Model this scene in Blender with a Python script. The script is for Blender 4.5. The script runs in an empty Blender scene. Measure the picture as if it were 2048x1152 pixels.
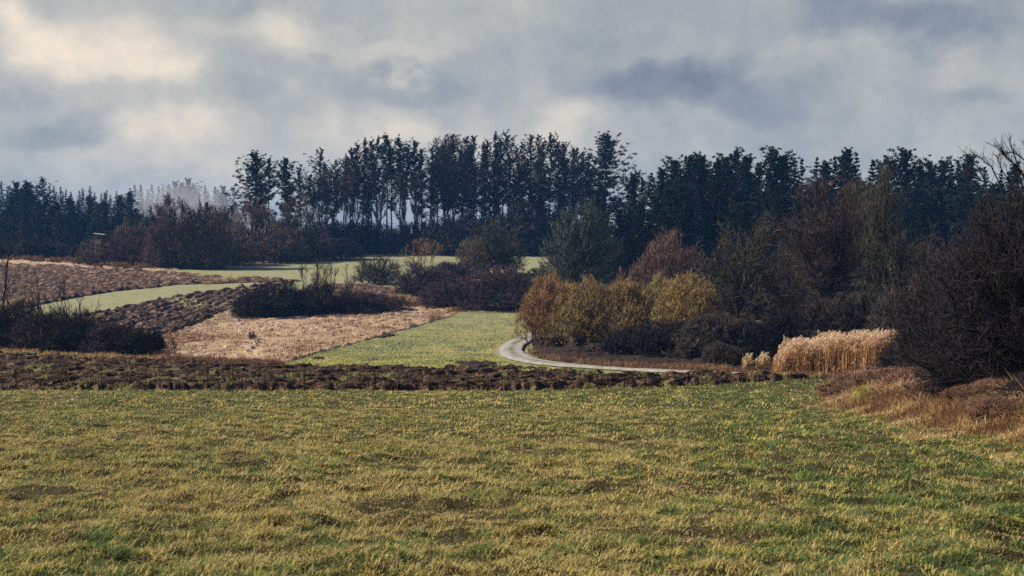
import bpy, math
import numpy as np
from math import radians, pi
C = bpy.context.scene.collection
SC = bpy.context.scene

# ------------------------------------------------------------------ camera, world, sun, exposure
F = 2844.4            # focal length in photo pixels (50 mm on a 36 mm wide frame, 2048 px)
YH = 470.0            # pixel row of the horizon
CZ = 12.0             # camera height above datum
cam = bpy.data.cameras.new('camera')
cam.lens = 50; cam.sensor_width = 36; cam.clip_start = 0.2; cam.clip_end = 6000
cam.shift_y = -(576 - YH) / 2048.0
cam.dof.use_dof = True; cam.dof.focus_distance = 38; cam.dof.aperture_fstop = 5.6
camo = bpy.data.objects.new('camera', cam); C.objects.link(camo)
camo.location = (0, 0, CZ); camo.rotation_euler = (radians(90), 0, 0)
SC.camera = camo
SC.view_settings.view_transform = 'Standard'; SC.view_settings.look = 'None'
SC.view_settings.exposure = 0.80; SC.view_settings.gamma = 1.0
SC.cycles.max_bounces = 6; SC.cycles.diffuse_bounces = 3; SC.cycles.volume_bounces = 0
SC.cycles.transparent_max_bounces = 6; SC.cycles.volume_step_rate = 2.0
SC.cycles.use_denoising = False

SUN_AZ = -84.0   # degrees from +Y (view direction); negative = from the left
SUN_EL = 34.0
SUN_E = 5.0
def sky_dir(px, py):
    v = np.array([(px - 1024) / F, 1.0, (YH - py) / F]); return v / np.linalg.norm(v)

def build_world():
    w = bpy.data.worlds.new('World'); SC.world = w; w.use_nodes = True
    nt = w.node_tree; N = nt.nodes; L = nt.links; N.clear()
    out = N.new('ShaderNodeOutputWorld'); bg = N.new('ShaderNodeBackground'); bg.inputs[1].default_value = 0.86
    tc = N.new('ShaderNodeTexCoord')
    sky = N.new('ShaderNodeTexSky'); sky.sky_type = 'NISHITA'; sky.sun_disc = False
    sky.sun_elevation = radians(SUN_EL); sky.sun_rotation = radians(SUN_AZ)
    sk = N.new('ShaderNodeVectorMath'); sk.operation = 'MULTIPLY'; sk.inputs[1].default_value = (0.028, 0.042, 0.078)
    L.new(sky.outputs[0], sk.inputs[0])
    def noise(scale, loc, det=4, rough=0.5, zs=2.2, dist=0.0, vec=None):
        mp = N.new('ShaderNodeMapping'); mp.inputs['Location'].default_value = loc
        mp.inputs['Scale'].default_value = (1, 1, zs)
        L.new(vec or tc.outputs['Generated'], mp.inputs[0])
        n = N.new('ShaderNodeTexNoise'); n.inputs['Scale'].default_value = scale
        n.inputs['Detail'].default_value = det; n.inputs['Roughness'].default_value = rough
        n.inputs['Distortion'].default_value = dist
        L.new(mp.outputs[0], n.inputs['Vector']); return n
    def math_(op, a, b):
        m = N.new('ShaderNodeMath'); m.operation = op
        for i, v in enumerate((a, b)):
            if isinstance(v, (int, float)): m.inputs[i].default_value = v
            else: L.new(v, m.inputs[i])
        return m.outputs[0]
    # warped direction, so that cloud masses have ragged edges
    wn = noise(9.0, (3, 1, 7), 5, 0.55, 1.6)
    sub = N.new('ShaderNodeVectorMath'); sub.operation = 'SUBTRACT'; sub.inputs[1].default_value = (.5, .5, .5)
    L.new(wn.outputs['Color'], sub.inputs[0])
    sc_ = N.new('ShaderNodeVectorMath'); sc_.operation = 'SCALE'; sc_.inputs['Scale'].default_value = 0.12
    L.new(sub.outputs[0], sc_.inputs[0])
    add = N.new('ShaderNodeVectorMath'); add.operation = 'ADD'
    L.new(tc.outputs['Generated'], add.inputs[0]); L.new(sc_.outputs[0], add.inputs[1])
    def blob(px, py, sx, sy):
        d = sky_dir(px, py)
        s = N.new('ShaderNodeVectorMath'); s.operation = 'SUBTRACT'; s.inputs[1].default_value = tuple(d)
        L.new(add.outputs[0], s.inputs[0])
        m = N.new('ShaderNodeVectorMath'); m.operation = 'MULTIPLY'
        m.inputs[1].default_value = (F / sx, 3.0, F / sy); L.new(s.outputs[0], m.inputs[0])
        ln = N.new('ShaderNodeVectorMath'); ln.operation = 'LENGTH'; L.new(m.outputs[0], ln.inputs[0])
        mr = N.new('ShaderNodeMapRange'); mr.interpolation_type = 'SMOOTHERSTEP'
        mr.inputs[1].default_value = 1.0; mr.inputs[2].default_value = 0.0
        L.new(ln.outputs['Value'], mr.inputs[0]); return mr.outputs[0]
    n1 = noise(4.0, (0.3, 0.2, 5.1), 8, 0.58, 1.15)
    n2 = noise(15.0, (1.3, 4.2, 2.1), 8, 0.62, 0.9)
    v = math_('ADD', math_('MULTIPLY', n1.outputs['Fac'], 0.34), math_('MULTIPLY', n2.outputs['Fac'], 0.38))
    v = math_('ADD', v, 0.235)
    n3 = noise(34.0, (5.3, 2.2, 0.4), 6, 0.6, 0.9, 0.6); v = math_('ADD', v, math_('MULTIPLY', math_('SUBTRACT', n3.outputs['Fac'], .5), .16))
    for (px, py, sx, sy, a) in SKY_BLOBS:
        v = math_('ADD', v, math_('MULTIPLY', blob(px, py, sx, sy), a))
    cr = N.new('ShaderNodeValToRGB'); e = cr.color_ramp.elements
    e[0].position = 0.10; e[0].color = (0.085, 0.112, 0.175, 1)
    e[1].position = 1.0; e[1].color = (0.66, 0.56, 0.45, 1)
    for p, c in ((0.30, (0.135, 0.160, 0.205)), (0.45, (0.200, 0.224, 0.256)), (0.60, (0.285, 0.298, 0.300)), (0.76, (0.40, 0.39, 0.355))):
        k = e.new(p); k.color = (*c, 1)
    L.new(v, cr.inputs[0])
    # clouds open towards the unseen zenith, its blue added to tint the shadows
    sep = N.new('ShaderNodeSeparateXYZ'); L.new(tc.outputs['Generated'], sep.inputs[0])
    zn = math_('ADD', sep.outputs[2], math_('MULTIPLY', math_('SUBTRACT', n1.outputs['Fac'], 0.5), 0.6))
    cov = N.new('ShaderNodeMapRange'); cov.interpolation_type = 'SMOOTHSTEP'
    cov.inputs[1].default_value = 0.30; cov.inputs[2].default_value = 0.62
    L.new(zn, cov.inputs[0])
    mix = N.new('ShaderNodeMix'); mix.data_type = 'RGBA'
    L.new(cov.outputs[0], mix.inputs[0]); L.new(cr.outputs[0], mix.inputs[6]); L.new(sk.outputs[0], mix.inputs[7])
    L.new(mix.outputs[2], bg.inputs[0]); L.new(bg.outputs[0], out.inputs[0])
SKY_BLOBS = [  # px, py, half-width, half-height, brightness
    (250, 115, 190, 110, 0.27), (560, 40, 200, 110, 0.22), (60, 40, 160, 120, 0.22), (170, 20, 300, 90, 0.15),
    (780, 100, 200, 50, 0.14), (360, 290, 160, 70, 0.16), (1160, 240, 140, 90, 0.16), (700, 260, 340, 80, 0.10),
    (900, 30, 200, 120, 0.08), (1600, 80, 220, 90, 0.08), (1900, 130, 160, 80, 0.06), (330, 345, 420, 70, 0.13), (900, 290, 500, 70, 0.10), (1650, 330, 500, 60, 0.08),
    (120, 290, 220, 70, -0.16), (850, 170, 210, 80, -0.18), (1330, 175, 270, 85, -0.26), (1500, 215, 270, 70, -0.15),
    (1850, 20, 360, 100, -0.26), (640, 150, 130, 60, -0.08), (1180, 60, 190, 70, -0.05), (1990, 215, 120, 60, -0.13),
    (1700, 310, 360, 50, -0.05), (480, 215, 120, 50, -0.07), (60, 200, 140, 60, -0.08)]
build_world()
sun = bpy.data.lights.new('sun', 'SUN'); sun.energy = SUN_E; sun.angle = radians(1.5); sun.color = (1.0, 0.90, 0.76)
suno = bpy.data.objects.new('sun', sun); C.objects.link(suno)
suno.rotation_euler = (radians(90 - SUN_EL), 0, radians(-SUN_AZ) + pi)

# ------------------------------------------------------------------ helpers
def tag(o, label=None, cat=None, group=None, kind=None):
    if label: o['label'] = label
    if cat: o['category'] = cat
    if group: o['group'] = group
    if kind: o['kind'] = kind
    return o
def empty(name, loc, label=None, cat=None, group=None, rz=0.0, s=1.0):
    o = bpy.data.objects.new(name, None); C.objects.link(o); o.empty_display_size = 0.3
    o.location = tuple(float(v) for v in loc); o.rotation_euler = (0, 0, float(rz)); o.scale = (float(s),) * 3
    return tag(o, label, cat, group)
def copy_thing(src, loc, rz, s, label, group=None, name=None):
    r = src.copy(); C.objects.link(r)
    if name: r.name = name
    r.location = tuple(float(v) for v in loc); r.rotation_euler = (0, 0, float(rz))
    r.scale = (float(s[0]), float(s[0]), float(s[1])) if hasattr(s, '__len__') else (float(s),) * 3
    r['label'] = label
    if group: r['group'] = group
    for ch in list(src.children):
        c = ch.copy(); C.objects.link(c); c.parent = r
    return r

class MB:
    """collects vertices, triangles and a per-vertex tint, and builds ONE mesh object"""
    def __init__(s): s.v = []; s.f = []; s.t = []; s.n = 0
    def add(s, V, T, tint=0.5):
        V = np.asarray(V, float).reshape(-1, 3); T = np.asarray(T, int).reshape(-1, 3)
        s.v.append(V); s.f.append(T + s.n); s.n += len(V)
        s.t.append(np.broadcast_to(np.asarray(tint, float), (len(V),)).copy())
    def build(s, name, mat, parent=None, smooth=False):
        V = np.concatenate(s.v); T = np.concatenate(s.f); t = np.concatenate(s.t)
        me = bpy.data.meshes.new(name)
        me.vertices.add(len(V)); me.vertices.foreach_set('co', V.astype(np.float32).ravel())
        me.loops.add(len(T) * 3); me.loops.foreach_set('vertex_index', T.astype(np.int32).ravel())
        me.polygons.add(len(T)); me.polygons.foreach_set('loop_start', (np.arange(len(T)) * 3).astype(np.int32))
        me.polygons.foreach_set('use_smooth', np.full(len(T), bool(smooth)))
        a = me.attributes.new('tint', 'FLOAT', 'POINT'); a.data.foreach_set('value', t.astype(np.float32))
        me.update(calc_edges=True); me.validate()
        me.materials.append(mat)
        o = bpy.data.objects.new(name, me); C.objects.link(o)
        if parent is not None: o.parent = parent
        return o

def nrm(v): return v / np.maximum(np.linalg.norm(v, axis=-1, keepdims=True), 1e-9)
def rdir(rng, n): return nrm(rng.normal(size=(n, 3)))
def ribbons(mb, P0, P1, W, tint, rng):
    n = len(P0); D = P1 - P0; S = nrm(np.cross(D, rdir(rng, n))) * (np.broadcast_to(W, (n,))[:, None] * .5)
    V = np.stack([P0 + S, P0 - S, P1], 1).reshape(-1, 3)
    mb.add(V, np.arange(3 * n).reshape(n, 3), np.repeat(np.broadcast_to(tint, (n,)), 3))
def strips(mb, P0, P1, P2, W, tint, rng, side=None):
    """bent two-piece blades: base, middle, tip"""
    n = len(P0); S = side if side is not None else nrm(np.cross(P2 - P0, rdir(rng, n)))
    S = S * (np.broadcast_to(W, (n,))[:, None] * .5)
    V = np.stack([P0 + S, P0 - S, P1 + S * .8, P1 - S * .8, P2], 1).reshape(-1, 3)
    b = (np.arange(n) * 5)[:, None]
    T = np.concatenate([b + [0, 1, 3], b + [0, 3, 2], b + [2, 3, 4]], 1).reshape(-1, 3)
    mb.add(V, T, np.repeat(np.broadcast_to(tint, (n,)), 5))
def prisms(mb, P0, P1, R0, R1, tint, k=3):
    n = len(P0)
    if n == 0: return
    D = nrm(P1 - P0); up = np.where(np.abs(D[:, 2:3]) < .9, [[0, 0, 1.0]], [[1.0, 0, 0]])
    A = nrm(np.cross(D, up)); B = np.cross(D, A)
    an = np.arange(k) * 2 * pi / k
    ring = A[:, None, :] * np.cos(an)[None, :, None] + B[:, None, :] * np.sin(an)[None, :, None]
    R0 = np.broadcast_to(R0, (n,)); R1 = np.broadcast_to(R1, (n,))
    V = np.concatenate([P0[:, None] + ring * R0[:, None, None], P1[:, None] + ring * R1[:, None, None]], 1).reshape(-1, 3)
    b = (np.arange(n) * 2 * k)[:, None]; T = []
    for i in range(k):
        j = (i + 1) % k; T += [b + [i, j, k + j], b + [i, k + j, k + i]]
    mb.add(V, np.concatenate(T, 1).reshape(-1, 3), np.repeat(np.broadcast_to(tint, (n,)), 2 * k))
def tube(mb, P, R, tint=0.5, k=6):
    """one continuous tapered tube along polyline P"""
    P = np.asarray(P, float); m = len(P); D = nrm(np.gradient(P, axis=0))
    up = np.array([1.0, 0.3, 0]); A = nrm(np.cross(D, up)); B = np.cross(D, A)
    an = np.arange(k) * 2 * pi / k
    V = (P[:, None] + (A[:, None] * np.cos(an)[None, :, None] + B[:, None] * np.sin(an)[None, :, None]) * np.asarray(R)[:, None, None]).reshape(-1, 3)
    T = []
    for i in range(m - 1):
        for a in range(k):
            b = (a + 1) % k; T += [(i*k+a, i*k+b, i*k+k+b), (i*k+a, i*k+k+b, i*k+k+a)]
    c = len(V); V = np.vstack([V, P[-1]]); T += [((m-1)*k+a, (m-1)*k+(a+1) % k, c) for a in range(k)]
    mb.add(V, T, tint)
def box(mb, c, s, tint=0.5, rot=None, taper=1.0):
    c = np.array(c, float); s = np.array(s, float) / 2
    V = np.array([[x, y, z] for z in (-1, 1) for y in (-1, 1) for x in (-1, 1)], float) * s
    V[4:, :2] *= taper
    if rot is not None: V = V @ np.array(rot).T
    T = [(0, 2, 3), (0, 3, 1), (4, 5, 7), (4, 7, 6), (0, 1, 5), (0, 5, 4), (2, 6, 7), (2, 7, 3), (0, 4, 6), (0, 6, 2), (1, 3, 7), (1, 7, 5)]
    mb.add(V + c, T, tint)

# value noise -------------------------------------------------------------
def _hash(ix, iy, seed):
    h = (ix.astype(np.int64) * 374761393 + iy.astype(np.int64) * 668265263 + seed * 974634777) & 0xFFFFFFFF
    h = ((h ^ (h >> 13)) * 1274126177) & 0xFFFFFFFF
    return ((h ^ (h >> 16)) & 0xFFFF) / 65535.0
def vnoise(x, y, seed=0):
    ix = np.floor(x); iy = np.floor(y); fx = x - ix; fy = y - iy
    fx = fx * fx * (3 - 2 * fx); fy = fy * fy * (3 - 2 * fy)
    a = _hash(ix, iy, seed); b = _hash(ix + 1, iy, seed); c = _hash(ix, iy + 1, seed); d = _hash(ix + 1, iy + 1, seed)
    return (a * (1 - fx) + b * fx) * (1 - fy) + (c * (1 - fx) + d * fx) * fy
def fbm(x, y, seed=0, o=4):
    s = 0; a = .5; t = 0
    for i in range(o):
        c_, s_ = math.cos(.7 + i * 1.1 + seed), math.sin(.7 + i * 1.1 + seed)
        s = s + a * vnoise((x * c_ - y * s_) * 2 ** i + i * 17.3, (x * s_ + y * c_) * 2 ** i + i * 9.1, seed + i); t += a; a *= .5
    return s / t
def sstep(x, a, b):
    t = np.clip((x - a) / (b - a), 0, 1); return t * t * (3 - 2 * t)

# ------------------------------------------------------------------ terrain
_d = np.arange(-160, 2600, 0.5)
_pd = [-160, -40, 0, 9, 22, 45, 70, 82, 95, 125, 160, 200, 240, 290, 340, 400, 480, 700, 2600]
_pz = [9, 1.0, -1.5, -2.16, -3.35, -5.5, -7.75, -8.45, -9.0, -10.1, -10.6, -10.3, -9.0, -6.8, -4.75, -4.2, -4.5, -6, -14]
_pz = np.interp(_d, _pd, _pz)
_k = np.hanning(19); _k /= _k.sum()
_pz = np.convolve(np.pad(_pz, 9, mode='edge'), _k, 'valid'); _pz = np.convolve(np.pad(_pz, 9, mode='edge'), _k, 'valid')
def bank_x(d): return np.interp(d, [0, 14, 21, 26, 40, 55, 70, 79, 95], [5.2, 6.0, 7.2, 7.5, 8.7, 11.4, 14.6, 17.5, 22])
def H(x, d):
    x = np.asarray(x, float); d = np.asarray(d, float)
    z = np.interp(d, _d, _pz)
    z = z + 0.55 * sstep(x - bank_x(d), 0, 3.2) * (1 - sstep(d, 80, 105))           # raised bank on the right
    z = z + 4.0 * sstep(-x, 45, 110) * sstep(d, 345, 470)                            # wooded rise far left
    z = z + 0.35 * np.sin(x / 23 + 1.1) * sstep(d, 120, 220) * np.cos(d / 41)
    return z + CZ
def P2W(px, py):
    """photo pixel -> point of the terrain"""
    px, py = np.broadcast_arrays(np.asarray(px, float), np.asarray(py, float))
    lo = np.full(px.shape, 2.0); hi = np.full(px.shape, 420.0)
    for _ in range(42):
        m = (lo + hi) / 2; yy = YH + F * (CZ - H((px - 1024) / F * m, m)) / m
        g = yy > py; lo = np.where(g, m, lo); hi = np.where(g, hi, m)
    return (px - 1024) / F * lo, lo
def X(px, d): return (px - 1024) / F * d
def ground(px, d): x = X(px, d); return np.array([x, d, float(H(x, d))])
def topH(px, d, py): return (YH - py) / F * d + CZ - float(H(X(px, d), d))

# ------------------------------------------------------------------ materials
def srgb(r, g, b):
    f = lambda c: (c / 255 / 12.92) if c / 255 < .04045 else ((c / 255 + .055) / 1.055) ** 2.4
    return (f(r), f(g), f(b))
def new_mat(name):
    m = bpy.data.materials.new(name); m.use_nodes = True; nt = m.node_tree
    b = nt.nodes['Principled BSDF']; b.inputs['Roughness'].default_value = 0.85
    b.inputs['Specular IOR Level'].default_value = 0.15
    return m, nt, b
def plant_mat(name, cols, rnd=0.35, trans=0.0, rough=0.85, spec=0.12):
    """cols: colours along the tint attribute; each copy of a plant also shifts a little in value and hue"""
    m, nt, b = new_mat(name); N = nt.nodes; L = nt.links
    b.inputs['Roughness'].default_value = rough; b.inputs['Specular IOR Level'].default_value = spec
    at = N.new('ShaderNodeAttribute'); at.attribute_name = 'tint'
    cr = N.new('ShaderNodeValToRGB'); e = cr.color_ramp.elements
    e[0].color = (*cols[0], 1); e[1].color = (*cols[-1], 1)
    for i, c in enumerate(cols[1:-1]):
        k = e.new((i + 1) / (len(cols) - 1)); k.color = (*c, 1)
    L.new(at.outputs['Fac'], cr.inputs[0])
    oi = N.new('ShaderNodeObjectInfo'); hs = N.new('ShaderNodeHueSaturation')
    mr = N.new('ShaderNodeMapRange'); mr.inputs[3].default_value = 1 - rnd; mr.inputs[4].default_value = 1 + rnd
    L.new(oi.outputs['Random'], mr.inputs[0]); L.new(mr.outputs[0], hs.inputs['Value'])
    mr2 = N.new('ShaderNodeMapRange'); mr2.inputs[3].default_value = .485; mr2.inputs[4].default_value = .515
    ml = N.new('ShaderNodeMath'); ml.operation = 'FRACT'; m7 = N.new('ShaderNodeMath'); m7.operation = 'MULTIPLY'; m7.inputs[1].default_value = 7.13
    L.new(oi.outputs['Random'], m7.inputs[0]); L.new(m7.outputs[0], ml.inputs[0]); L.new(ml.outputs[0], mr2.inputs[0]); L.new(mr2.outputs[0], hs.inputs['Hue'])
    L.new(cr.outputs[0], hs.inputs['Color']); L.new(hs.outputs[0], b.inputs['Base Color'])
    if trans > 0:
        t = N.new('ShaderNodeBsdfTranslucent'); L.new(hs.outputs[0], t.inputs[0])
        mx = N.new('ShaderNodeMixShader'); mx.inputs[0].default_value = trans
        L.new(b.outputs[0], mx.inputs[1]); L.new(t.outputs[0], mx.inputs[2])
        L.new(mx.outputs[0], N['Material Output'].inputs[0])
    return m
def ground_mat(name, layers, bump=0.3, bscale=3.0, tint_mix=None, rough=0.95, stretch=(1, 1, 1)):
    """layers: [(scale, colours...)] two noise patterns blended; world-space, so that it keeps its size"""
    m, nt, b = new_mat(name); N = nt.nodes; L = nt.links
    b.inputs['Roughness'].default_value = rough; b.inputs['Specular IOR Level'].default_value = 0.08
    g = N.new('ShaderNodeNewGeometry'); mp = N.new('ShaderNodeMapping'); mp.inputs['Scale'].default_value = stretch
    L.new(g.outputs['Position'], mp.inputs[0])
    prev = None
    for i, (scale, cols, fac) in enumerate(layers):
        n = N.new('ShaderNodeTexNoise'); n.inputs['Scale'].default_value = scale; n.inputs['Detail'].default_value = 5
        n.inputs['Roughness'].default_value = .62; L.new(mp.outputs[0], n.inputs['Vector'])
        cr = N.new('ShaderNodeValToRGB'); e = cr.color_ramp.elements
        e[0].position = .32; e[1].position = .68; e[0].color = (*cols[0], 1); e[1].color = (*cols[-1], 1)
        for j, c in enumerate(cols[1:-1]):
            k = e.new(.32 + .36 * (j + 1) / (len(cols) - 1)); k.color = (*c, 1)
        L.new(n.outputs['Fac'], cr.inputs[0])
        if prev is None: prev = cr.outputs[0]
        else:
            mx = N.new('ShaderNodeMix'); mx.data_type = 'RGBA'; mx.inputs[0].default_value = fac
            L.new(prev, mx.inputs[6]); L.new(cr.outputs[0], mx.inputs[7]); prev = mx.outputs[2]
    if tint_mix:
        at = N.new('ShaderNodeAttribute'); at.attribute_name = 'tint'
        mx = N.new('ShaderNodeMix'); mx.data_type = 'RGBA'
        L.new(at.outputs['Fac'], mx.inputs[0]); L.new(prev, mx.inputs[6]); mx.inputs[7].default_value = (*tint_mix, 1); prev = mx.outputs[2]
    L.new(prev, b.inputs['Base Color'])
    if bump:
        n = N.new('ShaderNodeTexNoise'); n.inputs['Scale'].default_value = bscale; n.inputs['Detail'].default_value = 6; n.inputs['Roughness'].default_value = .7
        L.new(g.outputs['Position'], n.inputs['Vector'])
        bp = N.new('ShaderNodeBump'); bp.inputs['Strength'].default_value = bump; bp.inputs['Distance'].default_value = 0.2
        L.new(n.outputs['Fac'], bp.inputs['Height']); L.new(bp.outputs[0], b.inputs['Normal'])
    return m

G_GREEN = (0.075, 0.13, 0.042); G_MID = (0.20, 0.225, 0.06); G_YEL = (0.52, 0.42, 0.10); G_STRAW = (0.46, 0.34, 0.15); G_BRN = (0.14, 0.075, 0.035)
M = {}
M['turf'] = ground_mat('turf', [(0.05, [(.15, .19, .065), (.23, .235, .075)], 0), (0.6, [(.15, .20, .07), (.27, .25, .085)], .45), (5.0, [(.06, .10, .035), (.19, .20, .07), (.30, .26, .10)], .35)], .4, 8.0)
M['meadow'] = ground_mat('meadow_soil', [(0.8, [(.030, .036, .014), (.075, .055, .025)], 0), (22.0, [(.014, .018, .008), (.07, .06, .024), (.26, .19, .08)], .6)], .8, 30)
M['valley'] = ground_mat('valley_turf', [(0.04, [(.19, .21, .11), (.29, .27, .14)], 0), (0.45, [(.12, .165, .085), (.36, .31, .15)], .6), (2.6, [(.10, .12, .065), (.22, .22, .12), (.35, .30, .16)], .35)], .5, 3.0)
M['soil'] = ground_mat('ploughed_soil', [(0.4, [(.028, .016, .010), (.058, .034, .020)], 0), (2.2, [(.009, .006, .005), (.055, .032, .018), (.26, .165, .09)], .68)], .8, 6.0, tint_mix=(.15, .15, .05))
M['soil2'] = ground_mat('dry_ploughed_soil', [(0.15, [(.055, .032, .022), (.11, .066, .042)], 0), (1.3, [(.009, .006, .006), (.058, .034, .023), (.32, .21, .14)], .78)], .8, 2.0, tint_mix=(.24, .20, .09), stretch=(1, .55, 1))
M['straw_ground'] = ground_mat('straw_ground', [(0.12, [(.30, .21, .13), (.44, .31, .20)], 0), (0.9, [(.22, .15, .08), (.42, .30, .19), (.52, .38, .25)], .6), (5, [(.16, .10, .06), (.45, .33, .22)], .3)], .7, 2.5)
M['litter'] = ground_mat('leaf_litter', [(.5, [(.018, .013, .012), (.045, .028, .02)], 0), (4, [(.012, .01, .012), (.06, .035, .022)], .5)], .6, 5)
M['path'] = ground_mat('gravel', [(0.25, [(.25, .235, .21), (.36, .335, .30)], 0), (1.6, [(.12, .11, .095), (.30, .28, .25), (.44, .41, .37)], .6)], .2, 8, tint_mix=(.115, .115, .06))
M['bark_pine'] = plant_mat('pine_bark', [(.035, .022, .020), (.06, .032, .022), (.13, .062, .035)], .25)
M['bark_dark'] = plant_mat('dark_bark', [(.016, .014, .017), (.030, .024, .023), (.06, .046, .038)], .25)
M['bark_pale'] = plant_mat('pale_bark', [(.28, .23, .19), (.40, .34, .28)], .1)
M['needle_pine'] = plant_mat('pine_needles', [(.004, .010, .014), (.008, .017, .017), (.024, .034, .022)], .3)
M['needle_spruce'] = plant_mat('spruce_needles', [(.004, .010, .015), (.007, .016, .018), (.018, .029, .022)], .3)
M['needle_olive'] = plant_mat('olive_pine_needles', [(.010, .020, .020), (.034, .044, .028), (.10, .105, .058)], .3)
M['tw_purple'] = plant_mat('purple_twigs', [(.020, .014, .024), (.046, .031, .040), (.115, .072, .078)], .15)
M['tw_dark'] = plant_mat('dark_twigs', [(.009, .010, .015), (.017, .016, .019), (.040, .032, .030)], .2)
M['tw_hedge'] = plant_mat('hedge_twigs', [(.028, .019, .020), (.080, .052, .044), (.20, .125, .095)], .15)
M['tw_brown'] = plant_mat('brown_twigs', [(.015, .011, .014), (.038, .027, .026), (.110, .078, .060)], .2)
M['tw_red'] = plant_mat('reddish_twigs', [(.03, .022, .020), (.092, .062, .046), (.25, .165, .115)], .1)
M['tw_olive'] = plant_mat('olive_twigs', [(.014, .015, .015), (.045, .042, .030), (.125, .108, .060)], .15)
M['tw_grey'] = plant_mat('grey_green_twigs', [(.016, .022, .024), (.042, .052, .044), (.125, .130, .098)], .1)
M['tw_gold'] = plant_mat('golden_twigs', [(.045, .030, .02), (.18, .115, .05), (.48, .32, .14)], .1)
M['tw_yellow'] = plant_mat('yellow_green_catkins', [(.040, .030, .02), (.15, .105, .05), (.45, .34, .14)], .1)
M['tw_near'] = plant_mat('hawthorn_twigs', [(.005, .006, .010), (.009, .009, .014), (.036, .025, .025)], .1, spec=.25)
M['tw_bramble'] = plant_mat('bramble_stems', [(.040, .024, .02), (.115, .066, .045), (.29, .18, .115)], .1)
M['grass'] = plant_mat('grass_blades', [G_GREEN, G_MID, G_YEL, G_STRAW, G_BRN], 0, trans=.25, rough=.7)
M['dry'] = plant_mat('dry_grass', [(.14, .075, .035), (.32, .20, .085), (.50, .35, .16), (.60, .46, .26)], .08, trans=.2)
M['rust'] = plant_mat('rust_grass', [(.075, .036, .026), (.17, .085, .050), (.31, .185, .10)], .08, trans=.15)
M['reed_stalk'] = plant_mat('reed_stalk', [(.22, .11, .045), (.42, .25, .10), (.60, .41, .20)], .06, trans=.2)
M['reed_plume'] = plant_mat('reed_plume', [(.50, .36, .20), (.74, .58, .36), (.96, .86, .66)], .05, trans=.35)
M['moss'] = ground_mat('moss', [(9, [(.07, .07, .02), (.22, .19, .06), (.34, .29, .10)], 0)], .6, 20)
M['mole'] = ground_mat('mole_soil', [(5, [(.03, .022, .02), (.075, .05, .04)], 0)], .8, 14)
M['wood'] = plant_mat('weathered_boards', [(.16, .10, .08), (.34, .24, .20), (.50, .42, .38)], .02)
M['sheet'] = plant_mat('pale_roof_sheet', [(.55, .52, .50), (.70, .66, .62)], .02)

# ------------------------------------------------------------------ ground sheets
def grid_mesh(name, XX, DD, ZZ, mat, tint=0.0, label=None, cat=None, kind='structure', smooth=True):
    r, c = XX.shape; V = np.stack([XX, DD, ZZ], -1).reshape(-1, 3)
    i = np.arange(r * c).reshape(r, c); a = i[:-1, :-1].ravel(); b = i[:-1, 1:].ravel(); e = i[1:, 1:].ravel(); f = i[1:, :-1].ravel()
    mb = MB(); mb.add(V, np.concatenate([np.stack([a, b, e], 1), np.stack([a, e, f], 1)]), np.asarray(tint).ravel() if np.ndim(tint) else tint)
    o = mb.build(name, mat, smooth=smooth); return tag(o, label, cat, None, kind)
def curve(pts):
    p = np.array(pts, float); return lambda x: np.interp(x, p[:, 0], p[:, 1])
def region(name, lo, hi, x0, x1, nx, nd, mat, off, disp=None, label=None, cat=None, tint=None, jag=0.0, seed=1):
    """sheet of ground between two traced edges; disp(x, d) is relief on top of the terrain"""
    px = np.linspace(x0, x1, nx); j1 = (fbm(px / 14, px * 0, seed) - .5) * jag; j2 = (fbm(px / 14, px * 0, seed + 7) - .5) * jag
    xa, da = P2W(px, curve(lo)(px) + j1); xb, db = P2W(px, curve(hi)(px) + j2)
    db = np.maximum(db, da + .05)
    t = np.linspace(0, 1, nd)[:, None]; D = da + (db - da) * t; XX = X(px, D)
    e = np.minimum(np.minimum(t, 1 - t) * (db - da) / 1.2, 1.0); e = np.clip(e, 0, 1)
    ex = np.clip(np.minimum(px - x0, x1 - px) / 12, 0, 1)[None, :]; e = e * ex
    Z = H(XX, D) + off * np.clip(e * 1.3, -.2, 1) - 0.05 * (1 - np.clip(e * 4, 0, 1))
    if disp is not None: Z = Z + disp(XX, D) * (0.25 + .75 * e)
    tt = tint(XX, D) if tint is not None else 0.0
    return grid_mesh(name, XX, D, Z, mat, tt, label, cat)

# base sheet: fine near the axis of view, coarse far out
xs = np.concatenate([np.linspace(-1500, -170, 40), np.linspace(-165, 165, 331)[1:-1], np.linspace(170, 1500, 40)])
ds = np.concatenate([np.linspace(-150, -4, 30), np.arange(-3, 110, 1.0), np.arange(110, 420, 2.0), np.linspace(425, 2400, 60)])
XX, DD = np.meshgrid(xs, ds); grid_mesh('ground', XX, DD, H(XX, DD) - .06, M['valley'], label='green grassy ground under the whole valley', cat='ground')

# foreground meadow sheet
def px_meadow_far(px): return curve([(-500, 783), (0, 783), (512, 784), (1024, 784), (1300, 778), (1500, 766), (1620, 759), (1760, 757), (2500, 757)])(px)
pxs = np.linspace(-420, 2500, 420); xf, df = P2W(pxs, px_meadow_far(pxs))
t = np.linspace(0, 1, 500)[:, None] ** 1.7; Dm = 3.0 + (df - 3.0) * t; Xm = X(pxs, Dm)
def meadow_bump(x, d): return 0.21 * (fbm(x * 2.1, d * 2.1, 3, 3) - .5) + .09 * (fbm(x * 5, d * 5, 8, 2) - .5) * (1 - sstep(d, 25, 50))
grid_mesh('meadow', Xm, Dm, H(Xm, Dm) + .05 + meadow_bump(Xm, Dm), M['meadow'], label='foreground meadow soil under short winter grass', cat='meadow')

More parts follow.
